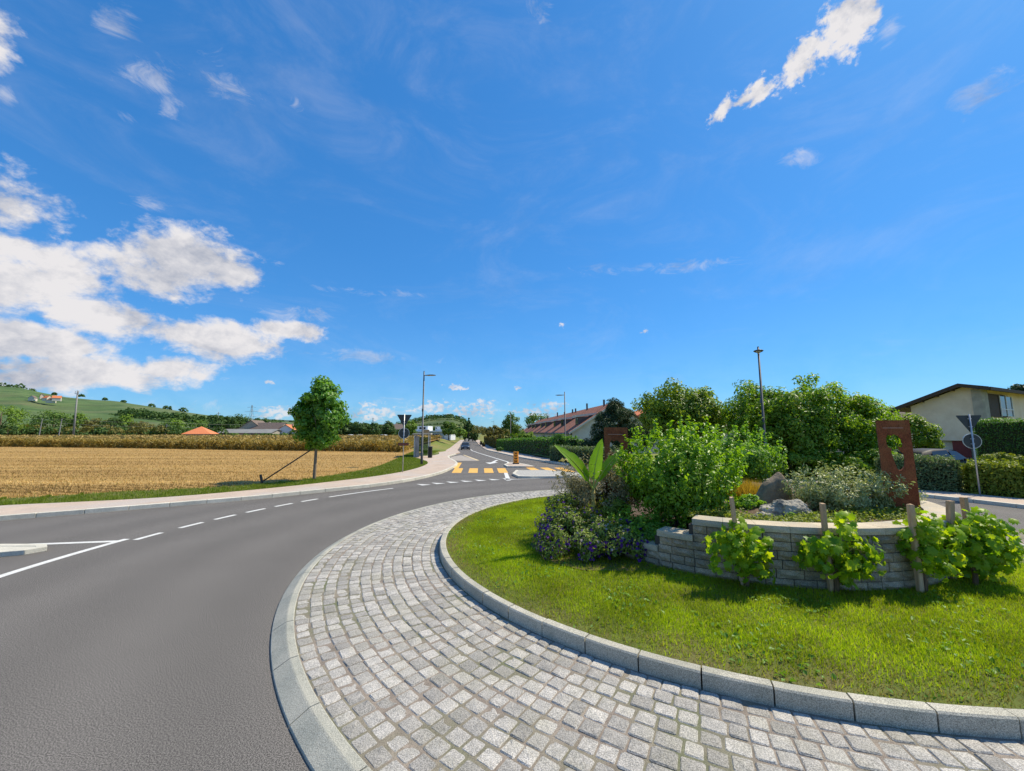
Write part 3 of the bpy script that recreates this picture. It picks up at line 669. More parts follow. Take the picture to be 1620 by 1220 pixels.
def clump_leaves(center, radii, nclump, rc, n, up=.45, low=-.75, inner=.45, power=.5, cents=None):
    """points, outward normals for a crown of leaf clumps"""
    center = np.array(center, float); radii = np.array(radii, float)
    if cents is None:
        d = rdir(nclump * 4); d = d[d[:, 2] > low][:nclump]
        rad = inner + (1 - inner) * rng.random((len(d), 1)) ** power
        cents = d * rad * (radii - np.minimum(rc, radii * .45)) + center
    k = len(cents); sz = rc * rng.uniform(.6, 1.25, (k, 1)); w = (sz[:, 0] ** 2); idx = rng.choice(k, n, p=w / w.sum())
    dl = rdir(n); rr = rng.random((n, 1)) ** .42; p = cents[idx] + dl * rr * sz[idx] * np.array([1, 1, .8])
    out = unit((p - center) / radii) * .7 + dl * .8 + np.array([0, 0, up]) + rng.normal(size=(n, 3)) * .45
    return p, unit(out)
def leaf_mesh(name, p, nrm, L, W, droop=.5, fold=.2, vary=.3, lobed=False):
    n = len(p); ax = rdir(n) + np.array([0, 0, -droop]) + nrm * .35
    Ls = L * rng.uniform(1 - vary, 1 + vary, n)
    if lobed: return np_mesh(name, *lobed_arrays(p, nrm, ax, Ls))
    return np_mesh(name, *leaf_arrays(p, nrm, ax, Ls, Ls * (W / L), fold))
def local(p, base): return p - np.array(base)

def blades(pts, h, w, lean=.5, hv=.4):
    n = len(pts); a = rng.random(n) * 2 * np.pi; s = np.stack([np.cos(a), np.sin(a), np.zeros(n)], 1)
    b = rng.random(n) * 2 * np.pi; l = np.abs(rng.normal(size=n)) * lean; hh = (h * rng.uniform(1 - hv, 1 + hv, n))[:, None]
    t = pts + np.stack([np.cos(b) * l, np.sin(b) * l, np.ones(n)], 1) * hh * (1 / np.sqrt(1 + l * l))[:, None]
    ww = (w * rng.uniform(.7, 1.3, n))[:, None]
    V = np.stack([pts - s * ww / 2, pts + s * ww / 2, t], 1).reshape(-1, 3)
    return V, np.arange(n * 3).reshape(-1, 3)

# ------------------------------------------------------------------ central lawn
def lawn_z(r): return pl([(0, .36), (3.6, .345), (5.0, .325), (5.78, .272), (5.9, .262)], r)
rs_ = [5.80, 5.6, 5.2, 4.6, 3.9, 3.0, 1.5, .2]
V = [tuple(pol(r, k * 5, lawn_z(r))) for r in rs_ for k in range(72)]
Fc = [(i * 72 + k, i * 72 + (k + 1) % 72, (i + 1) * 72 + (k + 1) % 72, (i + 1) * 72 + k) for i in range(len(rs_) - 1) for k in range(72)]
tag(link('lawn', np_mesh('lawn', V, Fc), LAWNM), 'round lawn of the central island', 'lawn', kind='structure')
WC = (4.8, 9.2); WR = 3.5
def grass_pts(n, a0, a1):
    u = rng.random(n); r = np.sqrt(u * (5.77 ** 2 - 2.6 ** 2) + 2.6 ** 2); a = np.radians(rng.uniform(a0, a1, n))
    x = CX + r * np.cos(a); y = CY + r * np.sin(a)
    dw = np.hypot(x - WC[0], y - WC[1]); keep = dw > WR + .02
    x, y, r, a = x[keep], y[keep], r[keep], a[keep]
    z = np.interp(r, [0, 3.6, 5.0, 5.78, 5.9], [.36, .345, .325, .272, .262]) - .005
    return np.stack([x, y, z], 1), r
P, r = grass_pts(420000, 75, 330)
nz = np.array([mnoise.noise(Vector((p[0] * 1.1, p[1] * 1.1, 3.0))) for p in P[::1]]) if False else np.sin(P[:, 0] * 2.1 + np.sin(P[:, 1] * 1.7) * 1.5) * .5 + np.sin(P[:, 1] * 3.3 + P[:, 0] * .8) * .5
edge = np.clip((r - 5.25) / .5, 0, 1)
keep = rng.random(len(P)) > edge * .55
P, nz, edge = P[keep], nz[keep], edge[keep]
dry = rng.random(len(P)) < (.10 + .68 * edge + .10 * nz)
GRASS = leafmat('grass_blade', (.185, .285, .008), (.36, .445, .016), trans=.5, tcol=(1.5, 1.5, .5), rough=.55, c3=(.36, .34, .08), vary=.22, vscale=1.6)
GRASSD = leafmat('dry_grass_blade', (.22, .20, .05), (.36, .29, .10), trans=.35, tcol=(1.3, 1.2, .7), rough=.7)
Vg, Fg = blades(P[~dry], .052, .0085, 1.0, .45)
tag(link('grass', np_mesh('grass', Vg, Fg), GRASS), 'short bright green grass on the central island', 'grass', kind='stuff')
Vg, Fg = blades(P[dry] - np.array([0, 0, .004]), .045, .008, 1.2, .5)
tag(link('dry_grass', np_mesh('dry_grass', Vg, Fg), GRASSD), 'dry yellowed grass near the kerb of the central island', 'grass', kind='stuff')
# clover and plantain leaves in the lawn
Pw, rw = grass_pts(9000, 75, 330); Pw = Pw + np.array([0, 0, .03])
cl_n = np.sin(Pw[:, 0] * 3.1) * np.cos(Pw[:, 1] * 2.7 + 1) + rng.normal(size=len(Pw)) * .4; Pw = Pw[cl_n > .45]
tag(link('lawn_weeds', leaf_mesh('lawn_weeds', Pw, unit(rng.normal(size=(len(Pw), 3)) * .45 + np.array([0, 0, 1])), .055, .035, .1),
         leafmat('weed_leaf', (.10, .22, .02), (.18, .34, .05), .3)), 'low broad leaved weeds scattered in the round lawn', 'weeds', kind='stuff')
# verge grass on the field side
def between(A, B, n, far_pow=1.0):
    i = rng.integers(0, len(A) - 1, n); t = rng.random(n); A_ = np.array([p[:] for p in A]); B_ = np.array([p[:] for p in B])
    a = A_[i] + (A_[i + 1] - A_[i]) * t[:, None]; b = B_[i] + (B_[i + 1] - B_[i]) * t[:, None]; u = rng.random((n, 1)); return a + (b - a) * u, u[:, 0]
q, u = between(OUT_L, FE, 90000); q[:, 2] = PT - .01 + .03 * u
VERGE = leafmat('verge_blade', (.11, .17, .015), (.22, .28, .03), trans=.4, tcol=(1.4, 1.4, .5), c3=(.38, .33, .10))
Vg, Fg = blades(q[:], .085, .02, .7, .5)
tag(link('verge_grass', np_mesh('verge_grass', Vg, Fg), VERGE), 'short grass on the verge along the stubble field', 'grass', kind='stuff')
# stubble
def in_field(x, y):
    return True
n = 120000
yy_ = 14 + (rng.random(n) ** 1.7) * 52; xx_ = -yy_ * rng.uniform(.16, 1.5, n)
fe = np.array([[p.x, p.y] for p in FIELD_E]); o_ = np.argsort(fe[:, 1]); bx = np.interp(yy_, fe[o_, 1], fe[o_, 0]); k_ = xx_ < bx - .15
S = np.stack([xx_[k_], yy_[k_], np.full(k_.sum(), .11)], 1)
rowd = S[:, 1] * .965 + S[:, 0] * .26; S[:, 1] += (np.round(rowd / .55) * .55 - rowd) * .35
STRAWB = leafmat('straw_stalk', (.36, .235, .075), (.57, .40, .16), trans=.25, tcol=(1.2, 1.1, .8), rough=.7, c3=(.30, .30, .05), vary=.38, vscale=.6, vstretch=(.05, .8, 1))
Vg, Fg = blades(S, .085, .035, 1.2, .6)
tag(link('stubble', np_mesh('stubble', Vg, Fg), STRAWB), 'cut straw stubble covering the harvested field', 'stubble', kind='stuff')

# ------------------------------------------------------------------ corn field
def corn():
    front = [(-115, 76), (-85, 66.4), (-59, 61.1), (-32.5, 52.9), (-20, 50.5), (-13.2, 48.5)]
    F_ = np.array(front); n = 15000
    x = rng.uniform(-150, -11, n); yf = np.interp(x, F_[:, 0], F_[:, 1]); d = rng.random(n) ** 2.2 * 95; y = yf + d
    rb = np.array([pl(ROADX, v) - 10.2 for v in y]); k = x < rb
    x, y, d = x[k], y[k], d[k]; z = np.full(len(x), .1)
    Vs, Fs, off = [], [], 0
    for (cnt, hh, spread_, ww, tilt) in ((5, 1.0, .42, .12, 1.1),):
        for q in range(7):
            a = rng.random(len(x)) * 2 * np.pi; zz = z + rng.uniform(.25, 1.25, len(x)) * (1 if q else .3)
            c = np.stack([x + rng.normal(size=len(x)) * .18, y + rng.normal(size=len(x)) * .18, zz], 1)
            ax = np.stack([np.cos(a), np.sin(a), rng.uniform(.1, 1.6, len(x))], 1); nr = np.stack([-np.sin(a) * .3 - np.cos(a) * .8, np.cos(a) * .3 - np.sin(a) * .8, np.ones(len(x)) * .8], 1)
            v, f = leaf_arrays(c, nr + rng.normal(size=(len(x), 3)) * .3, ax, rng.uniform(.5, .95, len(x)), .13, .1); Vs.append(v); Fs.append(f + off); off += len(v)
    m = leafmat('corn_leaf', (.20, .17, .035), (.43, .32, .10), .3, (1.3, 1.15, .6), .7, c3=(.48, .36, .14))
    tag(link('corn', np_mesh('corn', np.concatenate(Vs), np.concatenate(Fs)), m), 'ripening yellow brown corn beyond the stubble field', 'corn', kind='stuff')
    top = np.array([(px_, 0) for px_ in ()])
    # corn further back, seen only as a surface of tassels
    n = 26000; x = rng.uniform(-260, -14, n); y = np.interp(x, F_[:, 0], F_[:, 1]) + 6 + rng.random(n) * 95
    k = x < np.array([pl(ROADX, v) - 11 for v in y]); x, y = x[k], y[k]
    c = np.stack([x, y, np.full(len(x), 1.18) + rng.normal(size=len(x)) * .12], 1)
    v, f = leaf_arrays(c, rdir(len(x)) + np.array([0, 0, .9]), rdir(len(x)) + np.array([0, 0, .5]), 1.0, .5, .1)
    m2 = leafmat('corn_top', (.30, .22, .07), (.46, .33, .12), .2, (1.2, 1.1, .7), .8, c3=(.33, .33, .08))
    tag(link('corn', np_mesh('corn', v, f), m2), 'tasselled tops of the corn stretching back to the trees', 'corn', kind='stuff')
corn()
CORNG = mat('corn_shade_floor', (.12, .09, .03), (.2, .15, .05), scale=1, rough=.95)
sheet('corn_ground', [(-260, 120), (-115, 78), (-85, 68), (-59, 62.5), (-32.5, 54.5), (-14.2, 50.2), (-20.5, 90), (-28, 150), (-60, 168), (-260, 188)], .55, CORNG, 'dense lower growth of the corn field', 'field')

# ------------------------------------------------------------------ garden wall of the island
wall = thing('garden_wall', 'curved grey block retaining wall stepping down at its left end', 'wall', (WC[0], WC[1], .33))
CH_, CAP = .125, .09
def wall_block(L, hgt, dep, seed, proud=0.0, bev=.018, rough=.018):
    r = random.Random(seed); b = MB(); nx, nz_ = 4, 3; hL = L / 2
    # front face with split relief, sides tapering back
    for iz in range(nz_):
        for ix in range(nx):
            e = ix in (0, nx - 1) or iz in (0, nz_ - 1)
            x = -hL + L * ix / (nx - 1); z = hgt * iz / (nz_ - 1)
            sag = math.sqrt(max(0, WR * WR - x * x)) - WR
            b.v.append((x, sag + proud + (-bev if e else r.uniform(0, rough)), z))
    for iz in range(nz_ - 1):
        for ix in range(nx - 1): b.f.append((iz * nx + ix, iz * nx + ix + 1, (iz + 1) * nx + ix + 1, (iz + 1) * nx + ix))
    i = len(b.v); k = 1 - dep / WR
    b.v += [(-hL * k, -dep, 0), (hL * k, -dep, 0), (hL * k, -dep, hgt), (-hL * k, -dep, hgt)]
    t = (nz_ - 1) * nx
    b.f += [(i, i + 3, i + 2, i + 1), tuple(range(0, nx)) + (i + 1, i), tuple(range(t, t + nx))[::-1] + (i + 3, i + 2), (0, i, i + 3, t, nx), (nx - 1, 2 * nx - 1, t + nx - 1, i + 2, i + 1)]
    return b.mesh('block')
BL = [.22, .29, .35]
block_me = {(k, v): wall_block(BL[k] - .013, CH_ - .010, .2, k * 10 + v) for k in range(3) for v in range(4)}
for me in block_me.values(): me.materials.append(BLOCKM)
cap_me = [wall_block(.42 - .005, CAP, .33, 50 + v, .025, .006, .004) for v in range(4)]
for me in cap_me: me.materials.append(COPING)
for (a0, a1, z0, ncourse) in ((-144.5, -134, 0, 2), (-134, -125, 0, 4), (-125, 48, 0, 6)):
    for c in range(ncourse):
        a = a0 + (0 if c % 2 == 0 else random.uniform(-.4, .4)); first = True
        while a < a1 - 1.2:
            k = random.randrange(3); L = BL[k]
            if first and c % 2: L = .2
            da = math.degrees(L / WR)
            if a + da > a1 - 1.5: da = a1 - a; L = R(da) * WR
            m_ = R(a + da / 2); o = link('block', block_me[(k, random.randrange(4))], None, wall)
            o.location = (WR * math.cos(m_), WR * math.sin(m_), CH_ * c); o.rotation_euler = (0, 0, m_ - math.pi / 2); o.scale = (L / BL[k], 1, 1)
            j = random.uniform(-.005, .005); o.location.x += math.cos(m_) * j; o.location.y += math.sin(m_) * j
            a += da; first = False
    n = max(2, round(R(a1 - a0) * WR / .42))
    if ncourse < 6: n = max(1, round(R(a1 - a0) * WR / .62))
    for q in range(n):
        da = (a1 - a0) / n; m_ = R(a0 + da * (q + .5)); o = link('coping_stone', random.choice(cap_me), None, wall)
        o.location = (WR * math.cos(m_), WR * math.sin(m_), CH_ * ncourse + .003); o.rotation_euler = (0, 0, m_ - math.pi / 2); o.scale = (R(da) * (WR + .02) / .42, 1, 1)
# dark core so that joints read as joints
b = MB(); an = [-144 + k * 3 for k in range(64)]
for p_, q_ in zip(an, an[1:]):
    ztop = CH_ * (2 if p_ < -135 else 4 if p_ < -126 else 6) - .01
    for r0, r1 in ((WR - .19, WR - .035),):
        c0, s0, c1, s1 = math.cos(R(p_)), math.sin(R(p_)), math.cos(R(q_)), math.sin(R(q_))
        b.hexa([(r0 * c0, r0 * s0, -.1), (r1 * c0, r1 * s0, -.1), (r1 * c1, r1 * s1, -.1), (r0 * c1, r0 * s1, -.1), (r0 * c0, r0 * s0, ztop), (r1 * c0, r1 * s0, ztop), (r1 * c1, r1 * s1, ztop), (r0 * c1, r0 * s1, ztop)])
b.build('core', mat('joint_shadow_fill', (.05, .045, .04), (.08, .07, .06), scale=8, rough=.95), wall)
# planting bed inside the wall, falling away to the left
def bed_z(x, y):
    dx, dy = x - WC[0], y - WC[1]; r = math.hypot(dx, dy); a = math.degrees(math.atan2(dy, dx)) % 360
    left = pl([(100, 0), (140, 1), (226, 1), (240, 0)], a) if 100 <= a <= 240 else 0.0
    return 1.09 - left * .78 * min(1, max(0, (r - .6) / 2.6))
V, Fc = [], []
rs_ = [0.01, .6, 1.2, 1.8, 2.4, 3.0, 3.32]
for r in rs_:
    for k in range(60):
        x, y = WC[0] + r * math.cos(R(k * 6)), WC[1] + r * math.sin(R(k * 6)); V.append((x, y, bed_z(x, y)))
for i in range(len(rs_) - 1):
    for k in range(60): Fc.append((i * 60 + k, i * 60 + (k + 1) % 60, (i + 1) * 60 + (k + 1) % 60, (i + 1) * 60 + k))
tag(link('planting_bed', np_mesh('planting_bed', V, Fc), SOIL), 'raised soil bed inside the curved wall', 'bed', kind='structure')

# ------------------------------------------------------------------ plants on the island
def shrub(name, label, base, center, radii, nclump, rc, n, L, W, m, cat='shrub', stems=6, droop=.5, up=.45, low=-.8, group=None, stemm=None, inner=.45, extra=None, lobed=False):
    t = thing(name, label, cat, base, group=group)
    p, nr = clump_leaves(center, radii, nclump, rc, n, up, low, inner)
    if extra is not None:
        p2, n2 = extra; p = np.concatenate([p, p2]); nr = np.concatenate([nr, n2])
    k = p[:, 2] > base[2] + .02; p, nr = p[k], nr[k]
    link('foliage', leaf_mesh('foliage', local(p, base), nr, L, W, droop, lobed=lobed), m, t)
    for q in range(stems):
        a = 2 * math.pi * q / stems + random.uniform(-.3, .3); e = Vector((center[0] - base[0] + math.cos(a) * radii[0] * .6, center[1] - base[1] + math.sin(a) * radii[1] * .6, (center[2] - base[2]) + radii[2] * random.uniform(.1, .6)))
        s = Vector((math.cos(a) * .06, math.sin(a) * .06, -.02)); mid = s.lerp(e, .5) + Vector((0, 0, .15 * e.z))
        MB().tube([s, mid, e], [.018 * radii[2] + .006, .012 * radii[2] + .004, .005], 5).build('stem', stemm or BARK, t, smooth=True)
    return t
def sprays(center, radii, n, per, length, low=0.0):
    """upright shoots standing out of a shrub's outline"""
    d = rdir(n * 3); d = d[d[:, 2] > low][:n]; P_, N_ = [], []
    for v in d:
        s = np.array(center) + v * np.array(radii) * .93; ax = unit((v * .7 + np.array([0, 0, .8]) + rng.normal(size=3) * .25)[None])[0]
        t = rng.random(per); P_.append(s + ax * (t * length * rng.uniform(.5, 1.2))[:, None] + rng.normal(size=(per, 3)) * .022); N_.append(unit(rng.normal(size=(per, 3)) * .8 + np.array([0, 0, .6]) + v))
    return np.concatenate(P_), np.concatenate(N_)
SHRUB = leafmat('shrub_leaf', (0.104, 0.220, 0.015), (0.244, 0.409, 0.027), .42, (2.0, 1.9, .5), .4, .4)
SHRUB2 = leafmat('shrub_leaf_pale', (0.098, 0.232, 0.024), (0.232, 0.403, 0.043), .42, (1.9, 1.8, .5), .42, .4)
shrub('green_shrub', 'large bright green leafy shrub behind the stepped end of the wall', (3.15, 7.75, .55), (3.25, 7.85, 1.5), (1.12, 1.0, 1.0), 95, .30, 21000, .085, .045, SHRUB,
      extra=sprays((3.25, 7.85, 1.5), (1.12, 1.0, .98), 150, 26, .42, -.1), stems=9)
shrub('green_shrub', 'smaller round green shrub between the big shrub and the standing stone', (5.9, 10.2, 1.05), (5.75, 10.2, 1.72), (1.12, .9, .78), 60, .28, 11000, .085, .045, SHRUB2,
      extra=sprays((5.75, 10.2, 1.72), (1.12, .9, .78), 90, 20, .3, 0), stems=7)
SILV = leafmat('silver_leaf', (0.207, 0.268, 0.104), (0.439, 0.476, 0.220), .25, (1.4, 1.4, .7), .45, .4, c3=(.46, .46, .36))
shrub('silver_shrub', 'wide low silvery green shrub along the top of the wall', (6.05, 7.4, 1.08), (6.1, 7.45, 1.32), (.98, .55, .40), 60, .17, 10500, .06, .024, SILV,
      extra=sprays((6.1, 7.45, 1.3), (.98, .55, .42), 170, 16, .26, .1), stems=8)
shrub('silver_shrub', 'small silvery shrub just right of the near rusted steel panel', (7.55, 7.85, 1.08), (7.55, 7.85, 1.2), (.36, .28, .17), 18, .09, 1300, .055, .022, SILV, extra=sprays((7.55, 7.85, 1.18), (.36, .28, .18), 28, 12, .16, .2), stems=5)
GREYB = leafmat('seedhead_leaf', (0.171, 0.171, 0.073), (0.390, 0.342, 0.195), .25, (1.4, 1.3, .7), .6, .3, c3=(.42, .38, .30))
shrub('faded_shrub', 'faded greyish shrub with dry flower heads behind the banana plant', (2.1, 8.9, .7), (1.95, 8.6, 1.2), (1.0, .8, .66), 80, .2, 14000, .05, .022, GREYB,
      extra=sprays((1.95, 8.6, 1.2), (1.0, .8, .66), 180, 16, .32, -.1), stems=8)
HERB = leafmat('herb_leaf', (.13, .20, .03), (.28, .34, .05), .4, (1.6, 1.5, .5), .5)
# purple flowers
base = (1.35, 7.5, .36)
p1, n1 = clump_leaves((1.24, 7.58, .56), (1.0, 1.02, .62), 110, .17, 14000, .5, -.35, .5)
p2, n2 = clump_leaves((1.85, 7.15, .58), (.66, .52, .50), 50, .16, 6000, .5, -.35, .5)
p3, n3 = clump_leaves((1.05, 8.3, .75), (.6, .7, .62), 40, .15, 4500, .5, -.35, .5)
PP = np.concatenate([p1, p2, p3]); NN = np.concatenate([n1, n2, n3]); k = PP[:, 2] > .34; PP, NN = PP[k], NN[k]
PET = leafmat('bedding_leaf', (0.122, 0.195, 0.030), (0.305, 0.378, 0.073), .3, (1.6, 1.6, .6), .55, c3=(.24, .22, .12))
fb = link('bedding_flowers', leaf_mesh('bedding_flowers', local(PP, base), NN, .055, .026, .3), PET, None, base)
tag(fb, 'mound of purple flowering bedding plants left of the wall', 'flowers', kind='stuff')
sel = rng.random(len(PP)) < np.where((PP[:, 2] < .72) | (PP[:, 0] < .75), .13, .03)
side = (NN[:, 1] < .35)
fp = PP[sel & side] + NN[sel & side] * .025
o = link('blossoms', leaf_mesh('blossoms', local(fp, base), unit(NN[sel & side] + np.array([-.2, -.5, .1])), .055, .055, .1, .1), leafmat('purple_petal', (.04, .008, .10), (.12, .02, .30), .3, (1.3, 1.2, 1.3), .6), fb); o['kind'] = 'stuff'
sel2 = rng.random(len(PP)) < .022
fp = PP[sel2] + NN[sel2] * .02
o = link('faded_blossoms', leaf_mesh('faded_blossoms', local(fp, base), NN[sel2], .05, .045, .1, .1), leafmat('pale_petal', (.30, .24, .26), (.46, .38, .40), .3, (1.1, 1.1, 1.1), .7), fb); o['kind'] = 'stuff'
sheet('flower_bed_soil', [(.35, 7.9), (.55, 7.0), (1.1, 6.5), (1.9, 6.45), (2.6, 6.7), (3, 8), (2.6, 9.4), (1.2, 9.3), (.5, 8.8)], .352, SOIL, 'dark soil under the purple bedding plants', 'soil')

shrub('leafy_perennial', 'low green perennial between the purple flowers and the big shrub', (2.45, 7.35, .42), (2.4, 7.4, .72), (.62, .6, .36), 34, .16, 4200, .075, .03, SHRUB2, cat='plant', stems=5, extra=sprays((2.4, 7.4, .72), (.62, .6, .36), 50, 12, .25, .1))
shrub('leafy_perennial', 'yellow green perennial clump directly behind the banana stem', (1.95, 8.0, .55), (1.95, 8.0, .95), (.5, .45, .42), 30, .15, 3200, .07, .026, HERB, cat='plant', stems=5)
# banana plant
bn = thing('banana_plant', 'young banana plant with three broad upright leaves', 'plant', (1.58, 7.95, .5))
BLEAF = leafmat('banana_leaf', (.20, .34, .012), (.22, .37, .016), .5, (1.5, 1.7, .4), .35, .5)
BSTEM = mat('banana_stem', (.30, .22, .07), (.38, .36, .10), scale=14, rough=.6, stretch=(4, 4, 1), bump=.3, bscale=40)
MB().tube([(0, 0, -.15), (.0, 0, .3), (.015, 0, .62), (.02, 0, .92)], [.055, .05, .042, .03], 10).build('pseudostem', BSTEM, bn, smooth=True)
def banana_leaf(tip, mid, w, twist, dry=False):
    s0 = Vector((.02, 0, .86)); m_, e = Vector(mid), Vector(tip); n = 16; C = []
    for k in range(n + 1):
        t = k / n; C.append(s0 * (1 - t) ** 2 + m_ * 2 * t * (1 - t) + e * t * t)
    V, Fc = [], []
    for k, c in enumerate(C):
        t = k / n; d = (C[min(n, k + 1)] - C[max(0, k - 1)]).normalized(); sd_ = d.cross(Vector(twist)).normalized(); up = sd_.cross(d)
        ww = w * (0.04 if t < .22 else math.sin(math.pi * min(1, (t - .2) / .8) ** .72) ** .75 + .02)
        ww *= random.uniform(.86, 1.04); wig = (.03 * math.sin(k * 2.3) if dry else .006 * math.sin(k * 1.9))
        V += [tuple(c + sd_ * ww + up * (ww * .32 + wig)), tuple(c), tuple(c - sd_ * ww + up * (ww * .32 - wig))]
    for k in range(n):
        a = k * 3; Fc += [(a, a + 1, a + 4, a + 3), (a + 1, a + 2, a + 5, a + 4)]
    me = bpy.data.meshes.new('leaf'); me.from_pydata(V, [], Fc)
    for pg in me.polygons: pg.use_smooth = True
    lf = link('leaf', me, leafmat('dry_banana_leaf', (.28, .24, .06), (.30, .26, .07), .3) if dry else BLEAF, bn)
    MB().tube([tuple(c + Vector((0, -.012, .008))) for c in C[:-2]], [.016 - .0009 * k for k in range(len(C) - 2)], 5).build('midrib', mat('banana_rib', (.34, .42, .09), rough=.5), lf, smooth=True)
    return lf
def rel(px, py, Y): return at(px, py, Y) - Vector((1.58, 7.95, .5))
banana_leaf(rel(876, 704, 7.6), rel(922, 738, 7.75), .155, (.1, -.9, .9))
banana_leaf(rel(953, 694, 8.0), rel(938, 735, 7.95), .13, (-.2, -1, .1))
banana_leaf(rel(985, 712, 8.15), rel(952, 742, 8.05), .11, (-.3, -.9, .6))
banana_leaf(rel(884, 730, 7.7), rel(910, 718, 7.75), .07, (.0, -.6, .9), True)
# ornamental yellow grass and low herbs
OG = leafmat('yellow_grass_blade', (.38, .30, .04), (.55, .38, .06), .45, (1.2, 1.1, .5), .6)
og = thing('ornamental_grass', 'tuft of golden yellow ornamental grass left of the standing stone', 'grass', (5.0, 8.75, 1.08))
pts = np.stack([rng.normal(size=2600) * .20, rng.normal(size=2600) * .13, np.zeros(2600)], 1)
link('blade_tuft', np_mesh('blade_tuft', *blades(pts, .34, .012, .45, .35)), OG, og)
shrub('leafy_herb', 'bright green leafy herb between the golden grass and the wall top', (4.45, 7.6, 1.06), (4.45, 7.65, 1.16), (.42, .3, .17), 22, .1, 1700, .07, .03, SHRUB2, cat='herb', stems=4)
shrub('leafy_herb', 'little green herb growing against the front of the rough boulder', (4.62, 6.72, 1.06), (4.62, 6.72, 1.12), (.09, .06, .1), 6, .05, 260, .05, .014, SHRUB2, cat='herb', stems=2, droop=-.4)

# creeping ground cover along the inside of the wall
n_ = 9000; a_ = np.radians(rng.uniform(-128, -30, n_)); r_ = rng.uniform(2.35, 3.14, n_) ; gx, gy = WC[0] + r_ * np.cos(a_), WC[1] + r_ * np.sin(a_)
kk = (np.sin(gx * 5.1 + gy * 3.0) + np.cos(gy * 6.3 - gx * 2.0) + rng.normal(size=n_) * .5) > -.35
gp_ = np.stack([gx, gy, 1.10 + np.abs(rng.normal(size=n_)) * .045], 1)[kk]
tag(link('ground_cover', leaf_mesh('ground_cover', gp_, unit(rng.normal(size=(len(gp_), 3)) * .6 + np.array([0, -.2, 1])), .05, .025, .1), HERB), 'low creeping ground cover inside the top of the wall', 'ground cover', kind='stuff')
# standing stone and boulder
def rock(name, label, cat, loc, outline_fn, m, sub=4, amp=.06, freq=3.0, seed=1, sharp=0.0):
    bm = bmesh.new(); bmesh.ops.create_icosphere(bm, subdivisions=sub, radius=1.0)
    for v in bm.verts:
        p = outline_fn(v.co.copy()); d = v.co.normalized(); q = p * freq + Vector((seed, seed * 2, 0))
        f = mnoise.fractal(q, .9, 2.1, 5) * amp + (abs(mnoise.noise(q * .7)) - .25) * sharp
        v.co = p + d * f
    me = bpy.data.meshes.new(name); bm.to_mesh(me); bm.free()
    for pg in me.polygons: pg.use_smooth = sharp == 0
    return tag(link(name, me, m, None, loc), label, cat)
def stone_fn(c):
    x, y, z = c; t = (z + 1) / 2
    L_ = -.42 + .52 * t ** 1.5; R_ = .34 - .10 * t ** 3; cx = (L_ + R_) / 2; hw = (R_ - L_) / 2
    sx = math.copysign(min(1, abs(x) * 1.35) ** .7, x); return Vector((cx + sx * hw * (1 - max(0, z) ** 6 * .5), y * .14, (z * .5 + .5) * .80 - .1))
rock('standing_stone', 'upright pointed brown standing stone in the planting bed', 'stone', (5.1, 7.95, 1.02), stone_fn, STONEM, 4, .02, 4, 3)
rock('boulder', 'rough grey rock lying in front of the standing stone', 'rock', (4.72, 7.05, 1.12), lambda c: Vector((c.x * .44, c.y * .24, c.z * .21)), ROCKM, 5, .07, 5.0, 5, .12)
rock('boulder', 'small flat rock at the left foot of the rough boulder', 'rock', (4.27, 6.92, 1.09), lambda c: Vector((c.x * .17, c.y * .12, c.z * .08)), ROCKM, 4, .03, 7.0, 9, .06)

# rusted steel panels with a cut-out
def panel(label, loc, rz, w, hgt, hole, lean=0.0):
    t = thing('steel_panel', label, 'sculpture', loc, rz, 'rusted steel panels'); th = .05
    outer = [(-w / 2, -.25), (w / 2, -.25), (w / 2, hgt), (-w / 2, hgt)]
    hp = [(x * w, z * hgt) for x, z in hole]
    P3 = [Vector((x, z, 0)) for x, z in outer]; H3 = [Vector((x, z, 0)) for x, z in hp]
    tri = tessellate_polygon([P3, H3]); allp = outer + hp; n = len(allp)
    V = [(x + lean * z, -th / 2, z) for x, z in allp] + [(x + lean * z, th / 2, z) for x, z in allp]
    Fc = [tuple(q) for q in tri] + [tuple(n + i for i in reversed(q)) for q in tri]
    for s, L_ in ((0, 4), (4, len(hp))):
        for k in range(L_): a, b_ = s + k, s + (k + 1) % L_; Fc.append((a, b_, n + b_, n + a))
    me = bpy.data.meshes.new('plate'); me.from_pydata(V, [], Fc); bm = bmesh.new(); bm.from_mesh(me); bmesh.ops.recalc_face_normals(bm, faces=bm.faces); bm.to_mesh(me); bm.free()
    link('plate', me, CORTEN, t)
    MB().box((-.01 + lean * hgt * .93, -th / 2 - .004, hgt * .915), (w * .62, .012, .012)).build('engraved_line', mat('bare_steel_line', (.45, .26, .19), rough=.6), t)
    return t
HOLE = [(-.26, .80), (-.20, .845), (-.10, .83), (.02, .845), (.12, .83), (.20, .80), (.24, .74), (.22, .70), (.10, .71), (.12, .67), (.22, .64), (.24, .58), (.20, .50), (.10, .46), (.02, .455), (-.04, .48), (-.09, .545), (-.14, .62), (-.16, .66), (-.12, .69), (-.22, .70), (-.27, .74)]
panel('rusted steel panel with a pierced figure standing above the curved wall', (7.02, 7.3, 1.06), R(-26), .46, 1.66, HOLE, -.012)
panel('rusted steel panel half hidden behind the banana plant and big shrub', (2.36, 9.05, .75), R(-14), .52, 1.86, HOLE)

